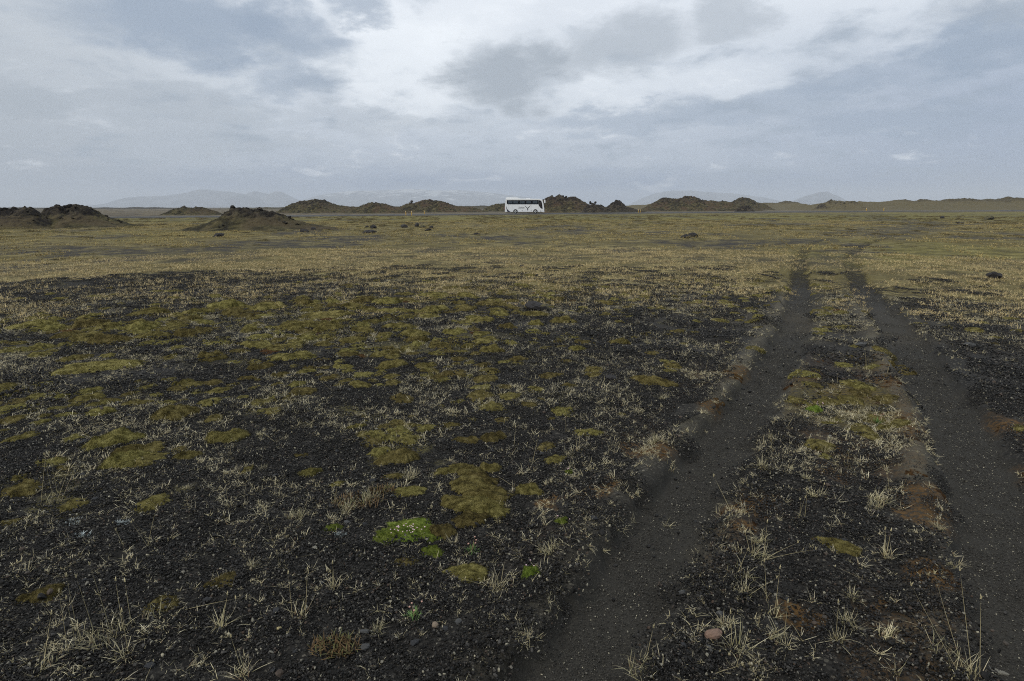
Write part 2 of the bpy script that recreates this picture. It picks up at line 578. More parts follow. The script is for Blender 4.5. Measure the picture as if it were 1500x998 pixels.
def build_ground():
    rr = [0.0, 0.5, 0.9, 1.2]
    while rr[-1] < 24000:
        r = rr[-1]
        rr.append(r + min(1.7 * r * r / (569 * 1.65), 0.030 * r))
    rr = np.array(rr)
    a = np.concatenate([np.linspace(R(-180), R(-60), 30)[:-1], np.linspace(R(-60), R(-48), 30)[:-1],
                        np.linspace(R(-48), R(48), 520)[:-1], np.linspace(R(48), R(60), 30)[:-1], np.linspace(R(60), R(180), 30)[:-1]])
    nr, na = len(rr), len(a)
    RR, AA = np.meshgrid(rr[1:], a, indexing='ij')
    x = np.concatenate([[0.0], (RR * np.sin(AA)).ravel()])
    y = np.concatenate([[0.0], (RR * np.cos(AA)).ravel()])
    z = H(x, y)
    mk = masks(x, y)
    one = np.ones_like(x)
    ca = np.stack([mk['rut'], mk['dust'], mk['straw'], one], -1)
    cb = np.stack([mk['moss'], mk['rust'], mk['brown'], one], -1)
    cc = np.stack([mk['dark'], mk['green'], mk['back'], one], -1)
    i, j = np.meshgrid(np.arange(nr - 2), np.arange(na), indexing='ij')
    j2 = (j + 1) % na
    base = 1
    q = np.stack([base + i * na + j, base + i * na + j2, base + (i + 1) * na + j2, base + (i + 1) * na + j], -1).reshape(-1, 4)
    jj = np.arange(na)
    tr = np.stack([np.zeros(na, int), 1 + (jj + 1) % na, 1 + jj], -1)
    q = q[:, ::-1]
    me = np_mesh('ground', np.stack([x, y, z], -1), q, tr, True,
                 dict(cover_a=ca, cover_b=cb, cover_c=cc, span=np.hypot(x, y)), ground_material())
    me.update()
    o = link('ground', me)
    tag(o, 'black gravel plain with moss, dry grass and two wheel ruts', 'ground', kind='structure')
    print('ground verts', len(x))
    return o


build_ground()

# ------------------------------------------------------------------ road
ROAD = smooth_poly([(-260, 70), (-150, 84), (-63, 106), (-27, 128), (3, 140), (38, 154), (91, 176), (200, 222), (420, 300), (800, 420)], 3)


def build_road():
    m, k, b = new_mat('asphalt')
    tc = k.n('ShaderNodeTexCoord')
    n = k.noise(tc.outputs['Object'], 0.5, 5, .6)
    k.put(b.inputs['Base Color'], k.ramp(n, [(.3, (.045, .047, .049)), (.7, (.068, .070, .072))]))
    b.inputs['Roughness'].default_value = 0.8
    ms, k, b = new_mat('road_shoulder')
    tc = k.n('ShaderNodeTexCoord')
    n = k.noise(tc.outputs['Object'], 1.2, 5, .65)
    k.put(b.inputs['Base Color'], k.ramp(n, [(.35, (.026, .025, .023)), (.65, (.055, .05, .042))]))
    b.inputs['Roughness'].default_value = 0.9
    P = np.array(ROAD)
    T = np.gradient(P, axis=0)
    T /= np.linalg.norm(T, axis=1, keepdims=True)
    N = np.stack([T[:, 1], -T[:, 0]], -1)      # towards the camera side
    z = H(P[:, 0], P[:, 1], False)

    def strip(name, offs, mat):
        vs, qs = [], []
        for kk, (o_, dz) in enumerate(offs):
            vs.append(np.column_stack([P + N * o_, z + dz]))
        n_, c_ = len(P), len(offs)
        V = np.stack(vs, 1).reshape(-1, 3)
        for i in range(n_ - 1):
            for j in range(c_ - 1):
                qs.append((i * c_ + j, (i + 1) * c_ + j, (i + 1) * c_ + j + 1, i * c_ + j + 1))
        return np_mesh(name, V, qs, None, False, None, mat)
    rd = link('road', strip('road', [(6.4, -.25), (4.2, .16), (3.4, .20), (0, .235), (-3.4, .20), (-4.2, .16), (-6.4, -.25)], ms))
    tag(rd, 'dark gravel road running across the plain under the white coach', 'road', kind='structure')
    a = link('asphalt', strip('asphalt', [(3.3, .208), (0, .243), (-3.3, .208)], m), parent=rd)
    a['kind'] = 'structure'


build_road()


def road_z(x):
    P = np.array(ROAD)
    y = np.interp(x, P[:, 0], P[:, 1])
    return y, float(H(np.array([x]), np.array([y]), False)[0]) + .235


# ------------------------------------------------------------------ lava mounds
def mound_material(name, moss, red=0.0, pale=0.0):
    m, k, b = new_mat(name)
    tc = k.n('ShaderNodeTexCoord')
    P = tc.outputs['Object']
    geo = k.n('ShaderNodeNewGeometry')
    sep = k.n('ShaderNodeSeparateXYZ'); k.put(sep.inputs[0], geo.outputs['Normal'])
    crag = attr(k, 'crag', 'Fac')
    n1 = k.noise(P, 1.1, 6, .7)
    n2 = k.noise(P, 0.28, 5, .6)
    rock = k.ramp(n1, [(.38, (.012, .010, .009)), (.52, (.034 + red * .02, .028, .023)), (.66, (.085, .07, .052))])
    turf = k.ramp(k.math('ADD', k.math('MULTIPLY', n1, .55), k.math('MULTIPLY', n2, .45)),
                  [(.38, (.013, .011, .006)), (.47, (.042, .036, .016)), (.54, (.098, .084, .034)), (.63, (.20, .17, .072))])
    turf = k.mix(k.sstep(n2, .46, .62, 0, .75), turf, (.052 + red * .05, .036, .024))
    turf = k.mix(pale, turf, (.150, .125, .068))
    f = k.math('MULTIPLY', k.sstep(k.math('ADD', sep.outputs[2], k.math('MULTIPLY', k.math('SUBTRACT', n1, .5), .5)), .55, .9), moss)
    f = k.math('MULTIPLY', f, k.math('SUBTRACT', 1.0, k.math('MULTIPLY', crag, .85)))
    col = k.mix(f, rock, turf)
    k.put(b.inputs['Base Color'], col)
    b.inputs['Roughness'].default_value = 0.95
    b.inputs['Specular IOR Level'].default_value = 0.2
    bp = k.n('ShaderNodeBump'); bp.inputs['Strength'].default_value = 1.0; bp.inputs['Distance'].default_value = 0.35
    k.put(bp.inputs['Height'], n1)
    k.put(b.inputs['Normal'], bp.outputs[0])
    return m


M_MOUND = mound_material('lava_turf', .95)
M_MOUND2 = mound_material('red_scoria_turf', .85, .25)
M_LAVA = mound_material('black_lava', .30)
M_RIDGE = mound_material('tan_lava_field', 1.3, 0, .6)


def rock_mesh(name, seed, sub=2, jag=0.35, flat_=0.75, smooth=False):
    bm = bmesh.new()
    bmesh.ops.create_icosphere(bm, subdivisions=sub, radius=1.0)
    rnd = random.Random(seed)
    offs = [Vector((rnd.uniform(-1, 1), rnd.uniform(-1, 1), rnd.uniform(-1, 1))).normalized() for _ in range(9)]
    cut = [rnd.uniform(.55, .95) for _ in range(9)]
    for v in bm.verts:
        p = v.co.copy()
        for o_, c_ in zip(offs, cut):          # planar chips
            d = p.dot(o_)
            if d > c_:
                p -= o_ * (d - c_) * .9
        p *= 1 + jag * (rnd.random() - .5) * .5
        p.z *= flat_
        v.co = p
    me = bpy.data.meshes.new(name)
    bm.to_mesh(me); bm.free()
    for p in me.polygons:
        p.use_smooth = smooth
    return me


CRAGS = [rock_mesh('crag', 900 + i, 2, .5, .9) for i in range(5)]
for me in CRAGS:
    me.materials.append(M_LAVA)


def mound(d, pts, depth, seed, label, mat=None, crag=.5, nx=None, crags=(), rough=1.0, vbase=None, name='lava_mound', cat='mound', kind='structure'):
    """pts: outline as photo pixels (u, v) at distance d; the body has real depth in front of and behind its crest"""
    mat = mat or M_MOUND
    us = np.array([p[0] for p in pts], float); vs = np.array([p[1] for p in pts], float)
    X, Z = [], []
    for u, v in pts:
        dx, dy, dz = raydir(u, v)
        t = d / dy
        X.append(dx * t); Z.append(CAMH + dz * t)
    X = np.array(X); Z = np.array(Z)
    cx = .5 * (X[0] + X[-1])
    W = X[-1] - X[0]
    nx = nx or int(min(220, max(60, 6 * (us[-1] - us[0]) * .35)))
    ny = max(36, nx // 2)
    gx = np.linspace(X[0], X[-1], nx)
    gy = np.linspace(-depth, depth, ny)
    GX, GY = np.meshgrid(gx, gy, indexing='ij')
    prof = np.interp(GX + .06 * depth * (fbm(GX / depth * 2, GY / depth * 2, seed + 5, 3) - .5) * 2, X, Z)
    zg = H(GX, d + GY, False)
    hh = np.maximum(prof - zg, 0.0)
    tt = np.clip(np.abs(GY) / depth, 0, 1)
    wob = fbm(GX / (depth * .5), GY / (depth * .5), seed, 4) - .5
    tt = np.clip(tt + .35 * wob * tt, 0, 1)
    fall = (1 - ss(0.0, 1.0, tt)) ** 1.15
    ex = np.minimum((GX - X[0]) / W, (X[-1] - GX) / W)
    fall = fall * ss(0.0, .16, ex)
    z = hh * fall
    amp = np.clip(z / max(hh.max(), .1), 0, 1)
    sc = max(hh.max(), .8)
    rid = 1 - np.abs(2 * fbm(GX / (sc * .55), GY / (sc * .55), seed + 9, 4, .6) - 1)
    cr = ss(.45, .85, amp) * crag
    z = z + sc * rough * (.48 * cr * (rid - .78) + .30 * (fbm(GX / (sc * .9), GY / (sc * .9), seed + 2, 4, .55) - .5) * np.sqrt(amp))
    z = z + sc * rough * .17 * (fbm(GX / (sc * .15), GY / (sc * .15), seed + 3, 3, .65) - .5) * np.sqrt(amp)
    edge = np.minimum(np.minimum((GX - X[0]) / W, (X[-1] - GX) / W) * 12, (1 - np.abs(GY) / depth) * 5)
    z = np.where(edge < .3, z - (0.3 - edge) * .9, z) - .02
    V = np.stack([GX - cx, GY, z + zg - float(H(np.array([cx]), np.array([d]), False)[0])], -1).reshape(-1, 3)
    i, j = np.meshgrid(np.arange(nx - 1), np.arange(ny - 1), indexing='ij')
    q = np.stack([i * ny + j, (i + 1) * ny + j, (i + 1) * ny + j + 1, i * ny + j + 1], -1).reshape(-1, 4)
    me = np_mesh(name, V, q, None, True, dict(crag=cr.ravel()), mat)
    z0 = float(H(np.array([cx]), np.array([d]), False)[0])
    o = link(name, me, loc=(cx, d, z0))
    tag(o, label, cat, kind=kind)
    rnd = random.Random(seed)
    zz = (z + zg - z0)
    for (u, v, s) in crags:                    # rock crags standing out of the crest: (pixel of the top, half width in pixels)
        dx, dy, dz = raydir(u, v)
        t = d / dy
        wx, wz = dx * t, CAMH + dz * t
        hw = s * d / FPX
        c = link('crag', CRAGS[rnd.randrange(5)], parent=o)
        c.scale = (hw, hw * rnd.uniform(.8, 1.1), hw * rnd.uniform(.9, 1.2))
        c.location = (wx - cx, rnd.uniform(-.25, .1) * hw, wz - z0 - hw * .72)
        c.rotation_euler = (rnd.uniform(-.4, .4), rnd.uniform(-.4, .4), rnd.uniform(0, 6))
    if name == 'lava_mound':                   # loose blocks lying over its flanks
        F_ = amp.ravel(); cand = [i_ for i_ in range(0, len(F_), 3) if F_[i_] > .12 and V[i_, 1] < depth * .35]
        for _ in range((34 if d < 60 else 14) if cand else 0):
            i_ = cand[rnd.randrange(len(cand))]
            if rnd.random() > .25 + F_[i_]: continue
            s = (rnd.uniform(.05, .17) * (.5 + F_[i_])) * sc * (.55 if d > 100 else .75)
            c = link('crag', CRAGS[rnd.randrange(5)], parent=o)
            c.location = (V[i_, 0], V[i_, 1], V[i_, 2] + s * .1)
            c.scale = (s, s * rnd.uniform(.7, 1.1), s * rnd.uniform(.6, 1.0))
            c.rotation_euler = (rnd.uniform(-.4, .4), rnd.uniform(-.4, .4), rnd.uniform(0, 6))
    return o


# far edge of the plain first
def strip_ridge(d, u0, u1, top, amp, seed, label, depth, mat, name='lava_field', n=40):
    rnd = random.Random(seed)
    pts = []
    for i in range(n + 1):
        u = u0 + (u1 - u0) * i / n
        tv = np.interp(u, [p[0] for p in top], [p[1] for p in top])
        pts.append((u, tv - amp * max(0, rnd.gauss(.1, .6))))
    return mound(d, pts, depth, seed, label, mat, crag=.7, nx=240, rough=.8, name=name, cat='lava field')


strip_ridge(900, -250, 330, [(-250, 305.2), (0, 305.0), (330, 305.2)], 1.0, 301, 'dark low lava field along the far edge of the plain on the left', 60, M_LAVA)
strip_ridge(700, 300, 790, [(300, 305), (560, 303), (790, 301.5)], 1.0, 302, 'low brown lava field behind the mounds left of the coach', 60, M_MOUND)
strip_ridge(520, 880, 1210, [(880, 302), (1000, 299), (1060, 297.5), (1140, 298), (1210, 297)], 1.8, 303, 'hummocky brown lava field behind the long ridge right of the coach', 40, M_RIDGE)
strip_ridge(330, 1130, 1760, [(1130, 300), (1175, 297.5), (1230, 297), (1300, 296), (1400, 294), (1500, 292), (1760, 291)], 2.0, 304,
            'long rocky lava ridge on the right-hand horizon with boulders along its top', 32, M_RIDGE, name='lava_ridge', n=60)

mound(49, [(-60, 328), (-35, 318), (-5, 310), (15, 306), (28, 304.5), (42, 306.5), (52, 312), (70, 322), (84, 328)], 3.2, 11,
      'lower dark lava mound at the far left edge', crag=.8, crags=[(22, 304.5, 6), (36, 304.5, 5), (8, 307, 5)])
mound(52, [(28, 331), (52, 322), (66, 313), (76, 306), (84, 302.5), (92, 305), (100, 302.5), (108, 302), (114, 305), (124, 304.5), (133, 309), (147, 317), (165, 325), (190, 330.5), (215, 332)], 4.2, 12,
      'craggy three-peaked lava mound on the left', crag=.9, crags=[(84, 300.5, 5), (103, 299.5, 7), (126, 302.5, 6), (97, 303.5, 4), (112, 303, 5)])
mound(150, [(238, 312), (252, 308), (262, 304.5), (270, 302.5), (280, 305), (288, 303), (296, 304), (305, 307), (325, 311)], 6, 13,
      'small low twin mound between the craggy mound and the flat-topped mound', crag=.5, crags=[(269, 302.4, 4), (288, 302.8, 3)])
mound(45, [(262, 341), (285, 334), (305, 327), (322, 319), (334, 310), (340, 305.5), (352, 305.5), (362, 305.5), (374, 307.5), (392, 309), (408, 313), (425, 321), (448, 327), (470, 331), (505, 333)], 4.6, 14,
      'broad mossy lava mound with a flat craggy top left of the coach', crag=.9, crags=[(342, 304.5, 5), (351, 305, 5), (360, 304, 5), (340, 309, 4), (399, 309.5, 3)])
mound(200, [(402, 311), (420, 303), (433, 297), (440, 295.5), (450, 295.5), (460, 293.5), (467, 293), (476, 293.5), (486, 299), (498, 302), (520, 303), (545, 310)], 12, 15,
      'rounded brown mound with a notched top behind the road', crag=.6, crags=[(466, 292, 3), (476, 293, 3), (440, 294.6, 3), (497, 301, 2)])
mound(185, [(505, 312), (522, 304), (537, 300), (550, 297), (560, 298), (572, 301.5), (590, 306), (604, 312)], 11, 16,
      'low reddish-brown mound nearest behind the road', M_MOUND2, crag=.4, crags=[(551, 296.6, 2.5)])
mound(215, [(570, 310), (586, 301), (598, 297.5), (606, 297.5), (617, 294.5), (630, 293.3), (645, 293.5), (656, 297), (668, 302), (690, 304), (720, 308)], 12, 17,
      'brown mound with one rock spike on its left shoulder', M_MOUND2, crag=.3, crags=[(603, 294, 2.2), (601, 296.5, 3.2)])
mound(260, [(702, 307), (718, 302), (730, 298.6), (742, 299), (754, 303), (770, 308)], 12, 18,
      'small smooth mound behind the rear of the coach', crag=.3)
mound(190, [(768, 309), (785, 300), (797, 293), (806, 289.5), (812, 288), (819, 286), (826, 288), (838, 288.2), (848, 293), (858, 299), (875, 304), (905, 309)], 12, 19,
      'tall brown mound directly in front of the coach with a pointed rocky top', M_MOUND2, crag=.7, crags=[(819, 285.3, 2.6), (803, 291, 3), (840, 288.4, 3), (829, 287.5, 2.5)])
mound(165, [(850, 309), (858, 303), (866, 299.5), (874, 299.5), (884, 302), (896, 308.5)], 5, 20,
      'jagged row of small black lava spikes beside the tall mound', M_LAVA, crag=1.0, crags=[(865, 295.2, 2.4), (872, 295.2, 2.2), (868, 298, 3.2), (880, 299.5, 3), (861, 300.5, 2.2)])
mound(160, [(875, 310), (886, 304), (893, 299), (899, 295), (905, 294), (911, 297), (917, 302), (934, 308), (955, 311)], 7, 21,
      'small dark craggy cone right of the jagged lava spikes', M_LAVA, crag=.9, crags=[(902, 293.2, 3), (907, 294, 2.6), (896, 297.5, 3)])
mound(230, [(925, 308), (948, 302), (962, 297), (972, 292), (982, 290.8), (995, 290.6), (1005, 289.5), (1012, 288.6), (1022, 290), (1032, 293.5), (1045, 295), (1062, 296), (1090, 302), (1120, 307)], 16, 22,
      'long brown ridge with a rocky knob right of the dark cone', M_MOUND2, crag=.5, crags=[(1010, 288, 3.2), (1018, 289.6, 2.8), (975, 291, 2.6), (1041, 294, 2)])
mound(320, [(1058, 303), (1070, 296.5), (1080, 292), (1087, 290.3), (1098, 292), (1106, 296), (1130, 303)], 14, 23,
      'pointed grey-brown mound beyond the long ridge', crag=.5, crags=[(1087, 290, 2)])
mound(170, [(1076, 308), (1083, 303), (1088, 301.5), (1094, 301.8), (1100, 305), (1106, 308)], 3, 24,
      'tiny dark lava lump on the plain behind the road', M_LAVA, crag=.9, crags=[(1089, 301.4, 2.5)])
mound(300, [(1195, 302), (1207, 297.5), (1216, 294.2), (1222, 293.8), (1230, 296), (1250, 296), (1270, 299)], 12, 25,
      'low notched mound standing at the left end of the lava ridge', M_RIDGE, crag=.4, crags=[(1217, 292.5, 2)])
mound(88, [(590, 329), (612, 323.6), (630, 321.8), (652, 321.6), (668, 324), (690, 329)], 1.6, 26,
      'low black gravel heap on the grass left of the coach', M_LAVA, crag=.2, rough=.5)

# ------------------------------------------------------------------ mountains far away
def mountain_material(name, snow):
    m, k, b = new_mat(name)
    tc = k.n('ShaderNodeTexCoord')
    n = k.noise(tc.outputs['Object'], .004, 6, .6)
    sep = k.n('ShaderNodeSeparateXYZ'); k.put(sep.inputs[0], tc.outputs['Object'])
    col = k.ramp(n, [(.4, (.11, .125, .15)), (.6, (.18, .195, .22))])  # rock paled and blued: distance haze put into the colour
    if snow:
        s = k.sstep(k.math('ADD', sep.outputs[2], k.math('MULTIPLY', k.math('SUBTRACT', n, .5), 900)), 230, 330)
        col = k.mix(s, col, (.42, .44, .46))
    k.put(b.inputs['Base Color'], col)
    b.inputs['Roughness'].default_value = 0.95
    return m


M_MT, M_MTS = mountain_material('haze_blue_rock', False), mountain_material('hazed_glacier_rock', True)


def mountain(d, pts, depth, seed, label, mat):
    o = mound(d, pts, depth, seed, label, mat, crag=.0, nx=160, rough=.45, name='mountain', cat='mountain')
    return o


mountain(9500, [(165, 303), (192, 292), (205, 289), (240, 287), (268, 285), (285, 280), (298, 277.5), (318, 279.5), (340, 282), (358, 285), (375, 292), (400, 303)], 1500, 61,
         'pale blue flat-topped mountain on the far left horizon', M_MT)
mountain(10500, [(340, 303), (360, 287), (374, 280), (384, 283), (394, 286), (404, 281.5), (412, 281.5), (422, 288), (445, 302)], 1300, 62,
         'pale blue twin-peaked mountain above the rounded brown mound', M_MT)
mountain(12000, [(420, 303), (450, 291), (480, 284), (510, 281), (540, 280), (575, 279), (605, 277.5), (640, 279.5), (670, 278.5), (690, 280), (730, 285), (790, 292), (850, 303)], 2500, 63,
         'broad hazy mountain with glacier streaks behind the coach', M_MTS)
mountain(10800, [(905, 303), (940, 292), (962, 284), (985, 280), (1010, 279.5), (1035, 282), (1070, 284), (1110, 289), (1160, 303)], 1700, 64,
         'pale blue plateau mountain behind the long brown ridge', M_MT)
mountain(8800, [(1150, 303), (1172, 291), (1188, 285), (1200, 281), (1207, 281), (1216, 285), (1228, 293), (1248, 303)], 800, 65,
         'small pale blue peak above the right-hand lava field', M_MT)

# ------------------------------------------------------------------ coach
exec_bus = True


def poly_prism(pts, y0, y1):
    """pts in (x, z); prism between y0 and y1"""
    bm = bmesh.new()
    a = [bm.verts.new((x, y0, z)) for x, z in pts]
    b_ = [bm.verts.new((x, y1, z)) for x, z in pts]
    bm.faces.new(a)
    bm.faces.new(b_[::-1])
    n = len(pts)
    for i in range(n):
        bm.faces.new((a[i], b_[i], b_[(i + 1) % n], a[(i + 1) % n]))
    bmesh.ops.recalc_face_normals(bm, faces=bm.faces)
    return bm


def bm_mesh(name, bm, bevel=0.0, seg=2, smooth=False):
    if bevel:
        bmesh.ops.bevel(bm, geom=list(bm.edges), offset=bevel, segments=seg, affect='EDGES', profile=.5)
    me = bpy.data.meshes.new(name)
    bm.to_mesh(me); bm.free()
    for p in me.polygons:
        p.use_smooth = smooth
    return me


def box_bm(x0, x1, y0, y1, z0, z1):
    return poly_prism([(x0, z0), (x1, z0), (x1, z1), (x0, z1)], y0, y1)


def disc_bm(r, y0, y1, seg=28, r_in=None):
    pts = [(r * math.cos(2 * PI * i / seg), r * math.sin(2 * PI * i / seg)) for i in range(seg)]
    return poly_prism(pts, y0, y1)


def build_bus():
    S = 0.00721
    px = lambda cx, cy: ((cx - 760) * S, (605 - cy) * S)
    white = flat_mat('white_coach_paint', (.84, .85, .85), .28, var=.03, scale=.8)
    glass = flat_mat('dark_tinted_glass', (.007, .008, .012), .12, var=.1, spec=.12)
    pane_m = flat_mat('tinted_pane', (.050, .066, .082), .08, var=.5, scale=1.2, spec=.3)
    navy = flat_mat('navy_stripe_paint', (.012, .013, .035), .35, var=.1)
    grey = flat_mat('grey_emblem_paint', (.07, .075, .08), .4)
    rubber = flat_mat('tyre_rubber', (.018, .018, .018), .85)
    rimm = flat_mat('white_steel_rim', (.72, .72, .70), .4, var=.08)
    seam = flat_mat('panel_seam', (.42, .43, .43), .6)
    lampm = flat_mat('clear_headlight', (.75, .78, .8), .1)
    amber = flat_mat('red_tail_lens', (.45, .02, .015), .2)
    black = flat_mat('black_plastic', (.02, .02, .021), .5)
    bx = 3.0
    by, bz = road_z(bx)
    root = empty('coach', (bx + .05, by - .2, bz + .01), R(-4))
    tag(root, 'white tour coach with dark windows standing on the road', 'coach')
    hw = 1.24
    prof = [px(112, 560), px(112, 430), px(122, 260), px(140, 130), px(165, 118), px(400, 128), px(900, 134), px(1250, 140), px(1310, 150), px(1352, 190),
            px(1385, 300), px(1403, 420), px(1408, 500), px(1400, 560)]
    body = link('body', bm_mesh('body', poly_prism(prof, -hw, hw), .07, 3), white, root)
    for p in body.data.polygons:
        p.use_smooth = False
    pod = link('roof_pod', bm_mesh('roof_pod', poly_prism([px(150, 122), px(158, 98), px(185, 90), px(480, 92), px(560, 106), px(600, 128)], -1.0, 1.0), .03, 2), white, root)
    hat = link('roof_hatch', bm_mesh('roof_hatch', poly_prism([px(790, 132), px(800, 122), px(940, 122), px(955, 132)], -.5, .5), .01, 1), white, root)
    link('underframe', bm_mesh('underframe', box_bm(px(150, 0)[0], px(1370, 0)[0], -1.1, 1.1, .22, .36)), black, root)
    for sgn in (-1, 1):
        f = lambda a, b_: (sgn * (hw + a), sgn * (hw + b_))
        band_pts = [px(176, 190), px(190, 181), px(700, 180), px(1215, 178), px(1215, 316), px(215, 316), px(190, 306), px(176, 270)]
        link('window_band', bm_mesh('window_band', poly_prism(band_pts, *f(-.02, .006))), glass, root)
        cab = [px(1217, 178), px(1270, 186), px(1312, 212), px(1338, 300), px(1352, 400), px(1352, 466), px(1310, 448), px(1262, 405), px(1228, 345), px(1217, 316)]
        link('cab_window', bm_mesh('cab_window', poly_prism(cab, *f(-.02, .007))), glass, root)
        for i, (x0, x1) in enumerate(((215, 370), (388, 556), (604, 770), (812, 976), (1022, 1186))):
            bm = poly_prism([px(x0, 198), px(x1, 198), px(x1, 292), px(x0, 292)], *f(-.01, .012))
            w_ = link('window', bm_mesh('window', bm), glass, root)
            link('pane', bm_mesh('pane', poly_prism([px(x0 + 8, 205), px(x1 - 8, 205), px(x1 - 8, 285), px(x0 + 8, 285)], *f(0, .017))), pane_m, w_)
        link('pane', bm_mesh('pane', poly_prism([px(1232, 235), px(1305, 235), px(1318, 330), px(1332, 420), px(1265, 385), px(1235, 320)], *f(0, .013))),
             flat_mat('brown_tinted_pane', (.03, .026, .024), .1, spec=.2), root)
        sw = [px(150, 325), px(158, 380), px(178, 440), px(215, 495), px(265, 535), px(345, 572), px(205, 568), px(178, 510), px(158, 430)]
        link('swoosh_stripe', bm_mesh('swoosh_stripe', poly_prism(sw, *f(-.02, .006))), navy, root)
        # antler emblem
        em = link('emblem', bm_mesh('emblem', poly_prism([px(760, 352), px(790, 366), px(822, 398), px(862, 428), px(866, 452), px(838, 436), px(800, 404), px(776, 372)], *f(-.02, .007))), grey, root)
        link('emblem', bm_mesh('emblem', poly_prism([px(970, 348), px(938, 362), px(900, 396), px(866, 426), px(866, 452), px(896, 430), px(926, 398), px(948, 370)], *f(-.02, .008))), grey, root)
        link('emblem', bm_mesh('emblem', poly_prism([px(850, 440), px(878, 440), px(876, 478), px(902, 500), px(872, 492), px(864, 508), px(856, 490), px(842, 478)], *f(-.02, .009))), grey, root)
        for x_, s_ in ((690, 15), (866, 8), (980, 12)):
            link('marker_lamp', bm_mesh('marker_lamp', poly_prism([px(x_ - s_, 512), px(x_ + s_, 512), px(x_ + s_, 530), px(x_ - s_, 530)], *f(-.02, .012))), black, root)
        for x_, y0_, y1_ in ((236, 330, 550), (352, 330, 560), (545, 470, 560), (800, 470, 560), (1000, 330, 560), (1212, 330, 560)):
            link('panel_seam', bm_mesh('panel_seam', poly_prism([px(x_ - 2, y0_), px(x_ + 2, y0_), px(x_ + 2, y1_), px(x_ - 2, y1_)], *f(-.02, .003))), seam, root)
        hl = link('headlight', bm_mesh('headlight', poly_prism([px(1300, 492), px(1330, 476), px(1366, 486), px(1372, 520), px(1330, 520)], *f(-.02, .012))), lampm, root)
        link('fog_lamp', bm_mesh('fog_lamp', poly_prism([px(1285, 505), px(1306, 520), px(1312, 556), px(1292, 558)], *f(-.02, .010))), black, root)
        tl = link('tail_lamp', bm_mesh('tail_lamp', box_bm(px(105, 0)[0], px(114, 0)[0], min(sgn * .8, sgn * 1.1), max(sgn * .8, sgn * 1.1), .9, 1.5)), amber, root)
        for wx in (462, 1120):
            arch = [(px(wx, 0)[0] + .60 * math.cos(a_), .46 + .60 * math.sin(a_)) for a_ in np.linspace(-.25, PI + .25, 18)]
            link('wheel_arch', bm_mesh('wheel_arch', poly_prism(arch, *f(-.03, .014))), white, root)
            arch = [(px(wx, 0)[0] + .54 * math.cos(a_), .44 + .54 * math.sin(a_)) for a_ in np.linspace(-.3, PI + .3, 18)]
            link('arch_liner', bm_mesh('arch_liner', poly_prism(arch, *f(-.03, .018))), black, root)
            w = empty('wheel', (px(wx, 0)[0], sgn * (hw - .12), .455)); w.parent = root
            link('tyre', bm_mesh('tyre', disc_bm(.455, -.15, .15), .03, 2), rubber, w)
            link('rim', bm_mesh('rim', disc_bm(.24, -.165, .165), .012, 1), rimm, w)
            link('hub', bm_mesh('hub', disc_bm(.09, -.185, .185, 12)), grey, w)
        # lettering
        cu = bpy.data.curves.new('lettering', 'FONT')
        cu.body = 'Selines'
        cu.size = .62; cu.shear = .35; cu.extrude = .004; cu.space_character = .9
        to = bpy.data.objects.new('lettering', cu)
        me = bpy.data.meshes.new_from_object(to)
        bpy.data.objects.remove(to); bpy.data.curves.remove(cu)
        me.name = 'lettering'
        L = link('lettering', me, grey, root)
        xs = [v.co.x for v in me.vertices]; wtxt = max(xs) - min(xs)
        L.scale = (1.50 / wtxt, 1, 1)
        if sgn < 0:
            L.rotation_euler = (PI / 2, 0, 0); L.location = (px(550, 0)[0], -hw - .004, px(0, 448)[1])
        else:
            L.rotation_euler = (PI / 2, 0, PI); L.location = (px(760, 0)[0], hw + .004, px(0, 448)[1])
        # mirrors hang ahead of the windscreen on black arms
        link('mirror_arm', bm_mesh('mirror_arm', poly_prism([px(1335, 172), px(1375, 150), px(1420, 158), px(1420, 172), px(1372, 168), px(1345, 190)], sgn * 1.12 - .03, sgn * 1.12 + .03)), black, root)
        link('mirror', bm_mesh('mirror', poly_prism([px(1392, 168), px(1430, 166), px(1443, 190), px(1440, 270), px(1420, 282), px(1404, 250)], sgn * 1.14 - .13, sgn * 1.14 + .13), .02, 1), white, root)
    ws = [px(1326, 158), px(1358, 200), px(1391, 310), px(1404, 400), px(1396, 402), px(1350, 205), px(1316, 160)]
    link('windscreen', bm_mesh('windscreen', poly_prism(ws, -1.08, 1.08)), glass, root)
    link('front_bumper', bm_mesh('front_bumper', poly_prism([px(1360, 572), px(1360, 520), px(1414, 520), px(1414, 572)], -1.16, 1.16), .03, 2), white, root)
    link('rear_window', bm_mesh('rear_window', poly_prism([px(112, 300), px(118, 200), px(128, 200), px(122, 300)], -1.0, 1.0)), glass, root)


build_bus()

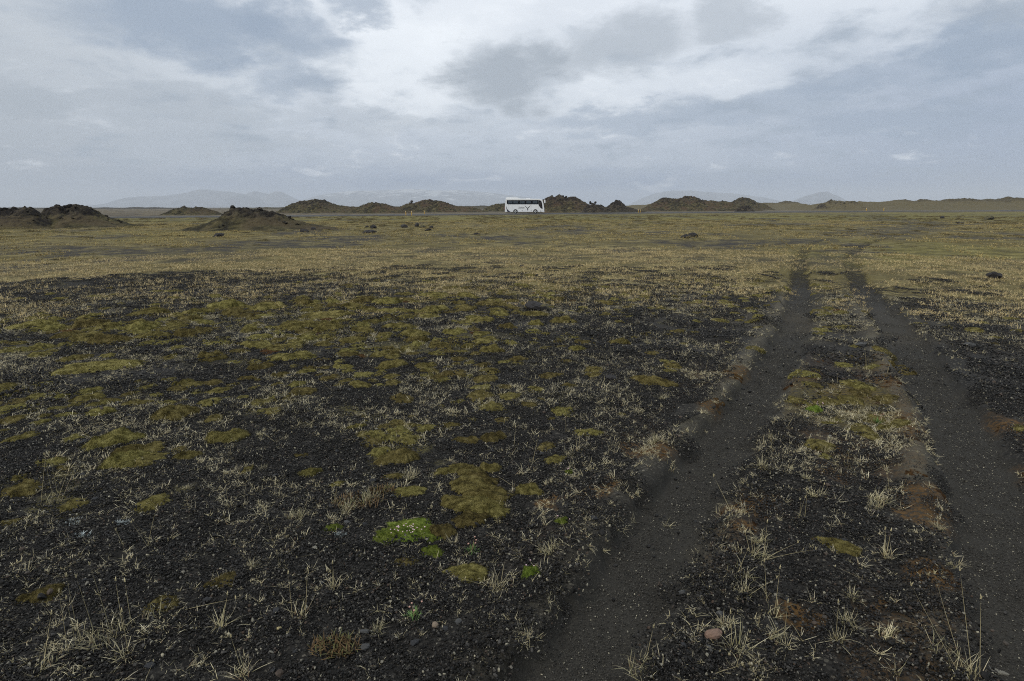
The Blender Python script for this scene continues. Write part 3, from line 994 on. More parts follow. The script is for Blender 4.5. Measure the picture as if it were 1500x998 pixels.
# ------------------------------------------------------------------ yellow road posts
def build_posts():
    yel = flat_mat('yellow_post_paint', (.55, .33, .03), .5)
    wht = flat_mat('white_reflector', (.75, .75, .72), .3)
    blk = flat_mat('black_post_foot', (.05, .05, .05), .8)
    bm = bmesh.new()
    me_p = bm_mesh('post', poly_prism([(-.075, 0), (.075, 0), (.075, .98), (.03, 1.06), (-.075, 1.02)], -.05, .05), .01, 1)
    me_r = bm_mesh('reflector', box_bm(-.05, .05, -.056, .056, .78, .92))
    me_f = bm_mesh('foot', box_bm(-.11, .11, -.09, .09, -.2, .08))
    for me, m in ((me_p, yel), (me_r, wht), (me_f, blk)):
        me.materials.append(m)
    bm.free()
    specs = [(594.5, 123, 'left one of the two yellow posts left of the coach'), (603, 121, 'right one of the two yellow posts left of the coach'),
             (621.5, 140, 'yellow post across the road, alone, beneath the mound with the spike'),
             (935, 149, 'left post of the close yellow pair right of the dark cone'), (937.8, 150, 'right post of the close yellow pair right of the dark cone'),
             (1268.5, 215, 'fainter yellow post beside the road on the right, left of its neighbour'), (1294, 192, 'brightest yellow road post, furthest right along the road')]
    for (u, d, lab) in specs:
        dx, dy, dz = raydir(u, 312)
        x = dx / dy * d
        z = float(H(np.array([x]), np.array([float(d)]), False)[0])
        o = empty('marker_post', (x, d, z), random.Random(int(u)).uniform(-.3, .3))
        tag(o, lab, 'post', 'yellow posts along the road')
        s = 1.0 if d < 170 else 1.15
        o.scale = (s * .85, s * .85, s) if d < 170 else (s * 1.3, s * 1.3, s)
        link('post', me_p, None, o); link('reflector', me_r, None, o); link('foot', me_f, None, o)


build_posts()
#@@DETAIL
# ------------------------------------------------------------------ scattered cover (uncountable): points on the ground carrying small meshes
def align_euler(nrm, spin):
    """euler angles that spin about the own axis, then lean to the ground normal"""
    n = len(spin)
    zx = nrm
    t = np.stack([np.ones(n), np.zeros(n), np.zeros(n)], -1)
    xa = t - zx * (t * zx).sum(-1, keepdims=True)
    xa /= np.linalg.norm(xa, axis=-1, keepdims=True)
    ya = np.cross(zx, xa)
    c, s = np.cos(spin)[:, None], np.sin(spin)[:, None]
    X_ = xa * c + ya * s
    Y_ = -xa * s + ya * c
    rx = np.arctan2(Y_[:, 2], zx[:, 2])
    ry = -np.arcsin(np.clip(X_[:, 2], -1, 1))
    rz = np.arctan2(X_[:, 1], X_[:, 0])
    return np.stack([rx, ry, rz], -1)


def scatter(name, protos, x, y, spin, scl, idx, label, cat, lean=True, dz=0.0):
    z = H(x, y) + dz
    nrm = normals(x, y) if lean else np.tile(np.array([0, 0, 1.0]), (len(x), 1))
    rot = align_euler(nrm, spin)
    me = np_mesh(name, np.stack([x, y, z], -1), attrs=dict(rot=rot, scl=np.asarray(scl, float), pick=np.asarray(idx, float)))
    o = link(name, me)
    tag(o, label, cat, kind='stuff')
    kit = bpy.data.collections.new(name + '_kit')
    for i, pm in enumerate(protos):
        po = bpy.data.objects.new('%s_kit_%02d' % (name, i), pm)
        kit.objects.link(po)
    ng = bpy.data.node_groups.new(name, 'GeometryNodeTree')
    ng.interface.new_socket('Geometry', in_out='INPUT', socket_type='NodeSocketGeometry')
    ng.interface.new_socket('Geometry', in_out='OUTPUT', socket_type='NodeSocketGeometry')
    N, L = ng.nodes, ng.links
    gi, go = N.new('NodeGroupInput'), N.new('NodeGroupOutput')
    ci = N.new('GeometryNodeCollectionInfo')
    ci.inputs['Collection'].default_value = kit
    ci.inputs['Separate Children'].default_value = True
    ci.inputs['Reset Children'].default_value = True
    iop = N.new('GeometryNodeInstanceOnPoints')
    iop.inputs['Pick Instance'].default_value = True

    def na(nm, typ):
        a = N.new('GeometryNodeInputNamedAttribute'); a.data_type = typ; a.inputs['Name'].default_value = nm
        return a.outputs['Attribute']
    L.new(gi.outputs[0], iop.inputs['Points'])
    L.new(ci.outputs[0], iop.inputs['Instance'])
    f2i = N.new('FunctionNodeFloatToInt')
    L.new(na('pick', 'FLOAT'), f2i.inputs[0])
    L.new(f2i.outputs[0], iop.inputs['Instance Index'])
    e2r = N.new('FunctionNodeEulerToRotation')
    L.new(na('rot', 'FLOAT_VECTOR'), e2r.inputs[0])
    L.new(e2r.outputs[0], iop.inputs['Rotation'])
    L.new(na('scl', 'FLOAT'), iop.inputs['Scale'])
    L.new(iop.outputs[0], go.inputs[0])
    md = o.modifiers.new('scatter', 'NODES')
    md.node_group = ng
    return o


def wedge(n, r0, r1, rng, a=50):
    r = np.sqrt(rng.uniform(r0 * r0, r1 * r1, n))
    t = rng.uniform(R(-a), R(a), n)
    return r * np.sin(t), r * np.cos(t)


def jitter_grid(r0, r1, step, rng, a=50):
    g = np.arange(-r1, r1, step)
    X_, Y_ = np.meshgrid(g, np.arange(0, r1, step))
    X_ = (X_ + rng.uniform(-.5, .5, X_.shape) * step).ravel()
    Y_ = (Y_ + rng.uniform(-.5, .5, Y_.shape) * step).ravel()
    r = np.hypot(X_, Y_)
    m = (r > r0) & (r < r1) & (np.abs(np.arctan2(X_, Y_)) < R(a))
    return X_[m], Y_[m]


# ---- gravel
def gravel_material():
    m, k, b = new_mat('gravel')
    geo = k.n('ShaderNodeNewGeometry')
    ri = geo.outputs['Random Per Island']
    tc = k.n('ShaderNodeTexCoord')
    n = k.noise(tc.outputs['Object'], 320.0, 2, .6)
    c = k.ramp(ri, [(0, (.004, .0036, .0031)), (.42, (.008, .0073, .0063)), (.70, (.016, .0148, .013)), (.83, (.036, .033, .029)), (.91, (.068, .063, .055)), (.94, (.055, .034, .021)),
                    (.955, (.12, .11, .095)), (.985, (.24, .225, .17)), (1, (.40, .36, .25))], 'LINEAR')  # pale end: light stones, plus glints put into the colour
    c = k.mix(k.math('MULTIPLY', n, .25), c, (.011, .010, .0085))
    k.put(b.inputs['Base Color'], c)
    b.inputs['Roughness'].default_value = 0.55
    b.inputs['Specular IOR Level'].default_value = 0.22
    return m


M_GRAV = gravel_material()
M_GRIT, _k, _b = new_mat('rut_grit')
_k.put(_b.inputs['Base Color'], _k.ramp(_k.n('ShaderNodeNewGeometry').outputs['Random Per Island'],
       [(0, (.014, .0125, .0098)), (.6, (.036, .0325, .0255)), (.86, (.058, .053, .043)), (.93, (.10, .09, .07)), (.965, (.30, .28, .21)), (1, (.40, .36, .25))]))
_b.inputs['Roughness'].default_value = .8

_ico = None


def pebble_patch(name, seed, n, rad, smin, smax, mat, power=2.0, bury=.35):
    global _ico
    if _ico is None:
        bm = bmesh.new(); bmesh.ops.create_icosphere(bm, subdivisions=1, radius=1.0)
        _ico = (np.array([v.co[:] for v in bm.verts]), np.array([[v.index for v in f.verts] for f in bm.faces]))
        bm.free()
    iv, it = _ico
    rng = np.random.default_rng(seed)
    # icosphere level 1 has 42 verts; keep the 12-vertex base for cheap stones
    bm = bmesh.new(); bmesh.ops.create_icosphere(bm, subdivisions=1, radius=1.0); bm.free()
    phi = (1 + 5 ** .5) / 2
    bv = np.array([(-1, phi, 0), (1, phi, 0), (-1, -phi, 0), (1, -phi, 0), (0, -1, phi), (0, 1, phi), (0, -1, -phi), (0, 1, -phi), (phi, 0, -1), (phi, 0, 1), (-phi, 0, -1), (-phi, 0, 1)], float)
    bv /= np.linalg.norm(bv[0])
    bt = np.array([(0, 11, 5), (0, 5, 1), (0, 1, 7), (0, 7, 10), (0, 10, 11), (1, 5, 9), (5, 11, 4), (11, 10, 2), (10, 7, 6), (7, 1, 8), (3, 9, 4), (3, 4, 2), (3, 2, 6), (3, 6, 8), (3, 8, 9), (4, 9, 5), (2, 4, 11), (6, 2, 10), (8, 6, 7), (9, 8, 1)])
    s = smin + (smax - smin) * rng.random(n) ** power
    rr_ = rad * np.sqrt(rng.random(n)); th = rng.uniform(0, 2 * PI, n)
    V = bv[None] * rng.uniform(.72, 1.25, (n, 12, 1))
    V = V * np.stack([rng.uniform(.8, 1.35, n), rng.uniform(.7, 1.0, n), rng.uniform(.42, .8, n)], -1)[:, None, :]
    # random tilt + spin
    q = rng.normal(size=(n, 4)) * np.array([1, .35, .35, 1.0]); q /= np.linalg.norm(q, axis=1, keepdims=True)
    w, xx, yy, zz = q.T
    Rm = np.stack([np.stack([1 - 2 * (yy ** 2 + zz ** 2), 2 * (xx * yy - zz * w), 2 * (xx * zz + yy * w)], -1),
                   np.stack([2 * (xx * yy + zz * w), 1 - 2 * (xx ** 2 + zz ** 2), 2 * (yy * zz - xx * w)], -1),
                   np.stack([2 * (xx * zz - yy * w), 2 * (yy * zz + xx * w), 1 - 2 * (xx ** 2 + yy ** 2)], -1)], 1)
    V = np.einsum('nij,nkj->nki', Rm, V) * (s[:, None, None] * .5)
    V[:, :, 0] += (rr_ * np.cos(th))[:, None]
    V[:, :, 1] += (rr_ * np.sin(th))[:, None]
    V[:, :, 2] += (s * (bury - .18))[:, None] + rng.uniform(0, .004, n)[:, None]
    T = (bt[None] + 12 * np.arange(n)[:, None, None]).reshape(-1, 3)
    return np_mesh(name, V.reshape(-1, 3), None, T, False, None, mat)


def build_gravel():
    rng = np.random.default_rng(5)
    coarse = [pebble_patch('gravel_patch', 100 + i, 640, .13, .003, .0135, M_GRAV, 2.4) for i in range(6)]
    x, y = jitter_grid(1.1, 6.6, .125, rng, 76)
    m = masks(x, y)
    ld, ls, rd, rs, td = rut_fields(x, y)
    jit = rng.normal(0, .03, len(x))
    keep = (rng.random(len(x)) > np.clip(m['dust'] * (.5 + 1.2 * ss(2.8, 4.2, np.hypot(x, y))) + m['rust'] * (.38 + .4 * ss(3.6, 4.8, np.hypot(x, y))) + m['moss'] * .6, 0, 1)) & (ld > .245 + 1.3 * jit) & (rd > .285 + 1.3 * jit)
    x, y = x[keep], y[keep]
    n = len(x)
    scatter('gravel', coarse, x, y, rng.uniform(0, 6.28, n), rng.uniform(.8, 1.2, n), rng.integers(0, 6, n), 'loose black basalt gravel covering the foreground', 'gravel')
    mid = [pebble_patch('gravel_patch', 140 + i, 700, .30, .006, .024, M_GRAV, 2.8) for i in range(4)]
    x, y = jitter_grid(6.2, 17.0, .34, rng, 60)
    m = masks(x, y)
    ld, ls, rd, rs, td = rut_fields(x, y)
    jit = rng.normal(0, .05, len(x))
    keep = (rng.random(len(x)) > np.clip(m['dust'] * 1.2 + m['straw'] * .7 + m['moss'] * .5, 0, 1)) & (ld > .42 + jit) & (rd > .46 + jit)
    x, y = x[keep], y[keep]
    n = len(x)
    scatter('coarse_gravel', mid, x, y, rng.uniform(0, 6.28, n), rng.uniform(.8, 1.2, n), rng.integers(0, 4, n), 'coarse black gravel between the moss cushions in the middle distance', 'gravel')
    fine = [pebble_patch('grit_patch', 170 + i, 330, .14, .002, .0075, M_GRIT, 1.6) for i in range(5)]
    x, y = jitter_grid(1.1, 8.0, .13, rng, 70)
    m = masks(x, y)
    keep = rng.random(len(x)) < np.clip(m['rut'] + m['dust'] * .2, 0, 1)
    x, y = x[keep], y[keep]
    n = len(x)
    scatter('grit', fine, x, y, rng.uniform(0, 6.28, n), rng.uniform(.8, 1.3, n), rng.integers(0, 5, n), 'fine grit pressed into the two wheel ruts', 'grit')


def build_pebbles():
    rng = np.random.default_rng(6)
    big = [pebble_patch('pebble_patch', 190 + i, 26, .5, .012, .034, M_GRAV, 2.2, .25) for i in range(6)]
    x, y = jitter_grid(1.2, 9.0, .62, rng, 72)
    n = len(x)
    m = masks(x, y)
    keep = rng.random(n) > m['rut'] * .9
    x, y = x[keep], y[keep]; n = len(x)
    scatter('pebbles', big, x, y, rng.uniform(0, 6.28, n), rng.uniform(.7, 1.15, n), rng.integers(0, 6, n), 'bigger loose pebbles lying on the finer gravel', 'pebbles', dz=.003)
    fine = [pebble_patch('grit_patch', 210 + i, 300, .30, .004, .013, M_GRIT, 1.6) for i in range(4)]
    x, y = jitter_grid(7.5, 17.0, .34, rng)
    m = masks(x, y)
    keep = rng.random(len(x)) < np.clip(m['rut'] * 1.2 + m['dust'] * .3, 0, 1)
    x, y = x[keep], y[keep]; n = len(x)
    scatter('coarse_grit', fine, x, y, rng.uniform(0, 6.28, n), rng.uniform(.8, 1.3, n), rng.integers(0, 4, n), 'grit in the far stretch of the wheel ruts', 'grit')


build_gravel()
build_pebbles()


# ---- grass
def grass_material(name, tint=(1, 1, 1)):
    m, k, b = new_mat(name)
    oi = k.n('ShaderNodeObjectInfo')
    c = attr(k, 'col')
    v = k.n('ShaderNodeHueSaturation')
    k.put(v.inputs['Color'], c)
    k.put(v.inputs['Value'], k.math('ADD', .78, k.math('MULTIPLY', oi.outputs['Random'], .45)))
    k.put(b.inputs['Base Color'], v.outputs[0])
    b.inputs['Roughness'].default_value = 0.7
    b.inputs['Specular IOR Level'].default_value = 0.3
    return m


M_GRASS = grass_material('dry_grass')
STRAW_T, STRAW_B, GREEN_B = np.array((.56, .49, .29)), np.array((.25, .20, .09)), np.array((.115, .125, .04))
WHITE_T, RED_B = np.array((.70, .64, .47)), np.array((.16, .075, .035))


class Blades:
    def __init__(self, seed):
        self.rng = np.random.default_rng(seed)
        self.v, self.f, self.c = [], [], []

    def blade(self, p, az, length, lean, curl, w, c0, c1, n=3):
        """ribbon that starts at p, heads to az, leaning from the vertical by lean (rad), bending by curl"""
        p = np.array(p, float)
        side = np.array((math.cos(az), -math.sin(az), 0.0))
        b0 = len(self.v)
        for i in range(n + 1):
            t = i / n
            ww = w * (1 - t) ** .6 * .5
            cc = c0 + (c1 - c0) * min(1, t * 1.5)
            if i < n:
                self.v += [p - side * ww, p + side * ww]
                self.c += [cc, cc]
            else:
                self.v.append(p.copy()); self.c.append(cc)
            a = lean + curl * t
            p = p + np.array((math.sin(az) * math.sin(a), math.cos(az) * math.sin(a), math.cos(a))) * (length / n)
            p[2] = max(p[2], .003)
        for i in range(n - 1):
            k_ = b0 + 2 * i
            self.f.append((k_, k_ + 1, k_ + 3)); self.f.append((k_, k_ + 3, k_ + 2))
        k_ = b0 + 2 * (n - 1)
        self.f.append((k_, k_ + 1, k_ + 2))

    def head(self, p, az, size, c):
        for i in range(3):
            self.blade(p, az + i * 2.1, size, .3, .4, size * .35, c, c, 2)

    def tuft(self, cx, cy, n, length, lean=(.5, 1.45), curl=(-.3, .6), w=.0026, spread=.02, green=.3, white=.4):
        g = self.rng
        bias, conc = g.uniform(0, 2 * PI), g.uniform(.9, 2.6)      # tufts lean and lie to one side
        for _ in range(int(n * 1.25)):
            az = bias + g.normal(0, conc)
            rr_ = spread * math.sqrt(g.random())
            pa = g.uniform(0, 2 * PI)
            c0 = STRAW_B * (1 - green) + GREEN_B * green
            if g.random() < .14: c0 = RED_B
            tw = white * g.random()
            c1 = (STRAW_T * (1 - tw) + WHITE_T * tw) * g.uniform(.6, 1.2)
            if g.random() < green * .5: c1 = c1 * .55 + np.array((.20, .21, .07)) * .45
            if g.random() < .18: c1 = c1 * .45                      # dead brown blades
            ln = length * (.30 + .95 * g.random() ** 1.7)
            self.blade((cx + rr_ * math.sin(pa), cy + rr_ * math.cos(pa), 0), az, ln, g.uniform(*lean), g.normal(.25, .75), w * g.uniform(.6, 1.25), c0, c1, 4 if length > .06 else 3)

    def stalk(self, cx, cy, length, az, lean, curl=.1, w=.0024, head=True):
        g = self.rng
        c = STRAW_B * .5 + STRAW_T * .35
        b0 = len(self.v)
        self.blade((cx, cy, 0), az, length, lean, curl, w, c * .9, c * 1.15, 5)
        self.blade((cx + w * .4, cy, 0), az + 1.57, length * .2, .2, .2, w, c, c, 2)
        if head:
            p = self.v[len(self.v) - 1 - 5] if False else self.v[b0 + 10]
            self.head(p, az, .018, STRAW_T * .9)

    def mesh(self, name, mat=None):
        c = np.array(self.c)
        c = np.concatenate([c, np.ones((len(c), 1))], 1)
        return np_mesh(name, np.array(self.v), None, np.array(self.f), True, dict(col=c), mat or M_GRASS)


TUFTS = {}


def build_tuft_kinds():
    L = []
    for i in range(5):                                        # flat star rosettes
        b = Blades(500 + i); b.tuft(0, 0, 16 + 3 * i, .075, (.7, 1.5), (-.5, .3), .0027, .012, .12, .8)
        L.append(b.mesh('blades'))
    TUFTS['star'] = L
    L = []
    for i in range(5):                                        # denser bushy tussock
        b = Blades(520 + i)
        for j in range(3 + i % 2):
            a_ = b.rng.uniform(0, 6.28); d_ = b.rng.uniform(0, .045)
            b.tuft(d_ * math.cos(a_), d_ * math.sin(a_), 26, .085, (.15, 1.35), (.0, .9), .0025, .022, .45, .45)
        L.append(b.mesh('blades'))
    TUFTS['tussock'] = L
    L = []
    for i in range(5):                                        # few blades with thin upright stalks
        b = Blades(540 + i); b.tuft(0, 0, 15, .075, (.5, 1.4), (-.2, .7), .0026, .02, .3, .6)
        for j in range(2 + i % 3):
            b.stalk(b.rng.uniform(-.025, .025), b.rng.uniform(-.02, .02), b.rng.uniform(.14, .24), b.rng.uniform(0, 6.28), b.rng.uniform(.02, .35), .15)
        L.append(b.mesh('blades'))
    TUFTS['stalked'] = L
    L = []
    for i in range(5):                                        # wind-laid stalks
        b = Blades(560 + i); b.tuft(0, 0, 12, .06, (.8, 1.5), (-.3, .4), .0026, .02, .15, .7)
        for j in range(1 + i % 2):
            b.stalk(0, 0, b.rng.uniform(.16, .30), b.rng.uniform(-.6, .6) + (PI if j else 0) + 1.2, b.rng.uniform(1.0, 1.3), .22)
        L.append(b.mesh('blades'))
    TUFTS['fallen'] = L


build_tuft_kinds()

TUFT_SPOTS = []
LANDMARKS = [((590, 782), 'the large green cushion plant'), ((631, 808), 'the second green cushion'), ((780, 836), 'the little green dome'), ((535, 735), 'the low heath clump'),
             ((490, 948), 'the bottom heath clump'), ((97, 764), 'the white-grey lichen patch'), ((697, 738), 'the big lumpy moss clump'), ((588, 672), 'the lone domed cushion'),
             ((185, 663), 'the trio of flat cushions'), ((260, 611), 'the bright olive cushion'), ((1044, 932), 'the reddish-brown stone'), ((78, 735), 'the fan-stalked tuft'),
             ((150, 950), 'the five-stalked tussock'), ((1093, 842), 'the three stacked tussocks'), ((1298, 815), 'the bright star-shaped tuft'), ((1415, 985), 'the sheaf of leaning stalks'),
             ((725, 858), 'the silvery tuft'), ((1193, 600), 'the pink-flowered green cushion'), ((1250, 545), 'the mossy patch between ruts'), ((845, 665), 'the bleached fan-shaped tuft'),
             ((955, 562), 'the pale yellowish moss mat'), ((785, 452), 'the dark boulder'), ((895, 557), 'the jagged black stone'), ((480, 462), 'the wide bright moss mat'),
             ((310, 528), 'the bright rounded cushion'), ((150, 538), 'the long pale moss mat'), ((430, 525), 'the dark double moss mat'), ((980, 690), 'the lone rut-edge tuft'),
             ((335, 745), 'the upright bleached tuft'), ((945, 985), 'the thick bottom-edge tussock'), ((238, 893), 'the dark olive patch'), ((1420, 508), 'the flat grey stone'),
             ((635, 919), 'the rounded tan pebble'), ((409, 924), 'the yellow pebble'), ((825, 764), 'the pale green cushion'), ((575, 538), 'the lumpy moss mat'), ((978, 772), 'the sprout in the rut')]
LANDMARKS = [(flat(*p), n_) for p, n_ in LANDMARKS]


def beside(x, y):
    """where a thing stands, told by the nearest thing one can find"""
    (lx, ly), nm_ = min(LANDMARKS, key=lambda l: math.hypot(l[0][0] - x, l[0][1] - y))
    r0, r1 = math.hypot(lx, ly), math.hypot(x, y)
    da = (math.atan2(x, y) - math.atan2(lx, ly)) * r1
    dr = r1 - r0
    dd = math.hypot(lx - x, ly - y)
    how = 'just ' if dd < .4 else ('' if dd < 1.1 else 'well ')
    if abs(da) > 2 * abs(dr): s = 'left of' if da < 0 else 'right of'
    elif abs(dr) > 2 * abs(da): s = 'beyond' if dr > 0 else 'before'
    else: s = ('beyond and ' if dr > 0 else 'before and ') + ('left of' if da < 0 else 'right of')
    return how + s + ' ' + nm_




def place_tuft(kind, x, y, s, label, group, rnd, cat='grass tuft', name='grass_tuft', mesh=None, rz=None):
    z = float(H(np.array([x]), np.array([y]))[0])
    me = mesh or rnd.choice(TUFTS[kind])
    o = link(name, me, loc=(x, y, z - .002))
    o.rotation_euler = (rnd.uniform(-.08, .08), rnd.uniform(-.08, .08), rnd.uniform(0, 6.28) if rz is None else rz)
    o.scale = (s, s, s * rnd.uniform(.9, 1.1))
    tag(o, label, cat, group)
    TUFT_SPOTS.append((x, y))
    return o


def custom_tuft(seed, parts, stalks):
    b = Blades(seed)
    for (cx, cy, n, ln, sp, gr) in parts:
        b.tuft(cx, cy, n, ln, (.2, 1.4), (-.1, .8), .0026, sp, gr, .5)
    for (cx, cy, ln, az, lean, curl) in stalks:
        b.stalk(cx, cy, ln, az, lean, curl)
    return b.mesh('blades')


def build_tufts():
    rnd = random.Random(77)
    # ---- those one can point at
    nm = []
    nm.append((330, 950 - 0, None))
    spec = [
        ((150, 950), custom_tuft(601, [(0, 0, 34, .09, .05, .4), (-.09, .02, 22, .08, .03, .3), (.06, .08, 16, .08, .03, .4), (-.03, .06, 20, .09, .04, .4)],
                                 [(-.07, .04, .30, 0, .02, .02), (-.02, .05, .27, 5.6, .16, .02), (.03, .05, .30, 5.7, .2, .02), (-.08, .03, .22, 0, .0, 0), (-.1, 0, .26, .2, .05, .1), (.02, 0, .28, 4.7, 1.3, .2)], ),
         'large pale tussock with five tall upright stalks in the lower left corner'),
        ((190, 925), custom_tuft(602, [(0, 0, 20, .07, .03, .5), (.07, .01, 22, .08, .04, .5), (.13, .03, 14, .07, .02, .5)],
                                 [(-.02, 0, .22, .3, .04, .02), (.01, 0, .20, 0, .0, .25), (.15, .02, .26, 2.0, 1.35, .1)]),
         'spreading pale tussock just right of the large five-stalked one, with two upright stalks'),
        ((78, 735), custom_tuft(603, [(-.03, 0, 22, .07, .035, .5), (.05, .02, 16, .06, .03, .5)],
                                [(-.06, 0, .34, .5, .38, .02), (.0, .01, .30, 6.2, .04, .02), (.025, .01, .30, 6.1, .08, .02), (.01, 0, .36, .9, .52, .02), (.03, 0, .26, .95, .55, .0)]),
         'tuft with a fan of five long straight stalks at the left edge'),
        ((1110, 815), custom_tuft(604, [(0, 0, 60, .085, .05, .5), (-.09, .02, 30, .06, .03, .4)], [(.03, 0, .18, 1.2, .9, .3), (.03, 0, .24, 1.35, 1.15, .2), (-.02, .03, .18, 5.8, .35, .05), (-.03, .03, .2, 5.6, .5, .05), (.03, .05, .16, .1, .2, .1)]),
         'bushy tussock with stiff stalks splayed right, beside the inner edge of the left rut'),
        ((1080, 842), custom_tuft(605, [(0, 0, 50, .075, .05, .55), (.05, -.01, 20, .06, .03, .4)], [(0, 0, .12, .5, .6, .4)]), 'greenish rounded tussock directly below the splayed bushy one'),
        ((1093, 868), custom_tuft(606, [(0, 0, 40, .07, .035, .3)], [(.02, 0, .13, 1.2, .9, .1)]), 'straw-coloured tussock, lowest of the three stacked beside the left rut'),
        ((945, 985), custom_tuft(607, [(0, 0, 70, .095, .06, .5), (.06, 0, 24, .08, .03, .4)], [(0, .02, .14, .4, .3, .4)]), 'thick green-based tussock at the bottom edge between the ruts'),
        ((1080, 955), custom_tuft(608, [(0, 0, 48, .105, .04, .5)], [(-.02, .02, .12, 6, .3, .2)]), 'bushy tussock right of the reddish stone'),
        ((1065, 918), custom_tuft(609, [(0, 0, 30, .075, .025, .2)], []), 'small pale tuft above and right of the reddish stone'),
        ((1135, 895), custom_tuft(610, [(0, 0, 34, .085, .04, .3), (-.03, .09, 18, .075, .03, .2)], [(0, 0, .2, .1, .12, .1), (-.03, .05, .18, 5.9, .3, .1)]), 'tall loose tuft with upright stalks right of the stacked tussocks'),
        ((1140, 935), custom_tuft(611, [(0, 0, 44, .085, .04, .4)], [(.02, 0, .16, .0, .1, .1)]), 'broad dry tussock below the tall loose tuft'),
        ((1298, 815), custom_tuft(612, [(0, 0, 38, .095, .03, .15)], [(0, 0, .13, .2, .2, .1), (0, 0, .13, 5.9, .3, .1)]), 'bright star-shaped tuft with stiff blades in the middle of the strip between the ruts'),
        ((1228, 938), custom_tuft(613, [(0, 0, 30, .085, .025, .2)], [(-.01, 0, .15, 6.0, .1, .1)]), 'low pale tuft with one thin stalk near the bottom of the central strip'),
        ((1300, 932), custom_tuft(614, [(0, 0, 34, .075, .03, .2), (0, .05, 16, .06, .02, .2)], []), 'compact pale tuft towards the lower right of the central strip'),
        ((1415, 985), custom_tuft(615, [(0, 0, 40, .09, .05, .5), (-.06, .1, 30, .07, .05, .8)], [(.0, .0, .34, 5.4, .55, -.1), (.02, 0, .36, 5.7, .4, .0), (-.02, 0, .3, 5.2, .7, 0), (.04, 0, .28, 5.9, .3, 0)]), 'tussock with a sheaf of long stalks leaning left, at the bottom beside the right rut'),
        ((725, 858), custom_tuft(616, [(0, 0, 44, .09, .04, .1)], [(-.02, 0, .12, 4.8, 1.2, .2)]), 'broad silvery tuft lying beside the left rut'),
        ((490, 865), custom_tuft(617, [(0, 0, 18, .08, .02, .1)], [(0, 0, .12, 0, .1, .1)]), 'narrow pale tuft with upright blades on gravel below the bright green cushion'),
        ((335, 745), custom_tuft(618, [(0, 0, 26, .09, .02, .1)], [(0, 0, .15, 6.1, .1, .1)]), 'upright bleached tuft on the open gravel left of centre'),
        ((440, 905), custom_tuft(619, [(0, 0, 26, .075, .03, .3)], [(-.03, 0, .2, .05, .04, 0), (.02, 0, .18, .4, .3, 0)]), 'sparse tuft with two thin straight stalks on the lower left gravel'),
        ((325, 920), custom_tuft(620, [(0, 0, 26, .09, .02, .2)], [(0, 0, .12, .5, .5, .1)]), 'v-shaped pale tuft on gravel near the bottom left'),
        ((180, 968), custom_tuft(621, [(0, 0, 40, .085, .03, .25)], [(.02, 0, .18, .1, .05, .05)]), 'pale tuft hugging the bottom edge right of the five-stalked tussock'),
        ((65, 985), custom_tuft(622, [(0, 0, 34, .075, .04, .4)], [(0, 0, .18, .6, .4, .1)]), 'ragged tuft in the extreme bottom left corner'),
        ((355, 985), custom_tuft(623, [(0, 0, 34, .085, .03, .3)], [(0, 0, .14, 5.8, .4, .1)]), 'dark-based tuft at the bottom edge left of centre'),
        ((845, 665), custom_tuft(624, [(0, 0, 24, .10, .03, .05)], [(0, 0, .16, 5.8, .2, 0), (.01, 0, .15, .3, .2, 0)]), 'bleached fan-shaped tuft on gravel left of the left rut'),
        ((980, 690), custom_tuft(625, [(0, 0, 26, .075, .04, .3)], []), 'lone low tuft growing on the dusty edge of the left rut'),
        ((978, 772), custom_tuft(626, [(0, 0, 16, .06, .02, .5)], []), 'tiny lone grass sprout in the middle of the left rut'),
    ]
    spec += [
        ((1062, 795 - 40), custom_tuft(627, [(0, 0, 30, .07, .06, .2), (.08, .03, 22, .06, .04, .2)], [(.05, 0, .25, 5.6, .8, .1)]), 'brownish matted tuft on the rusty edge of the left rut'),
    ]
    for (u, v), me, lab in spec:
        x, y, z = on_ground(u, v)
        o = link('grass_tuft', me, loc=(x, y, z - .002))
        o.rotation_euler = (0, 0, -math.atan2(x, y) * .8)
        tag(o, lab, 'grass tuft', 'dry grass tufts')
        TUFT_SPOTS.append((x, y))
    # ---- the rest of the countable ones
    rng = np.random.default_rng(9)
    want = 270
    x, y = wedge(9000, 1.75, 7.2, rng, 44)
    m = masks(x, y)
    ld, ls, rd, rs, td = rut_fields(x, y)
    between = (ls > 0) & (rs < 0)
    dens = np.where(between, .9, .34) * (1 - np.clip(m['rut'] * 1.2, 0, 1)) * (1 - .7 * m['dust']) * (.25 + 1.3 * ss(.38, .62, fbm(x / .5, y / .5, 91, 3)))
    dens *= np.where(rs > 0, .25, 1) * (1 - .72 * ss(2.4, 6.5, np.hypot(x, y)))
    cnt = 0
    for i in range(len(x)):
        if cnt >= want: break
        if rng.random() > dens[i]: continue
        if any((x[i] - a) ** 2 + (y[i] - b) ** 2 < .085 ** 2 for a, b in TUFT_SPOTS): continue
        kind = rnd.choices(['star', 'tussock', 'stalked', 'fallen'], [.42, .20, .18, .20])[0]
        where = 'between the two ruts' if between[i] else ('right of both ruts' if rs[i] > 0 else ('beside the left rut' if ld[i] < 1.1 else 'on open left gravel'))
        what = {'star': 'flat star-shaped tuft', 'tussock': 'bushy green-based tussock', 'stalked': 'upright-stalked tuft', 'fallen': 'tuft with fallen stalk'}[kind]
        rr_ = math.hypot(x[i], y[i])
        row = 'nearer than' if rr_ < 2.75 else ('level with' if rr_ < 3.5 else ('just beyond' if rr_ < 4.6 else 'far beyond'))
        lab = what + ', ' + beside(float(x[i]), float(y[i]))
        place_tuft(kind, float(x[i]), float(y[i]), rnd.uniform(.45, 1.0) * (1.1 if kind == 'tussock' else 1.0), lab, 'dry grass tufts', rnd)
        cnt += 1
    print('tufts', cnt + len(spec))
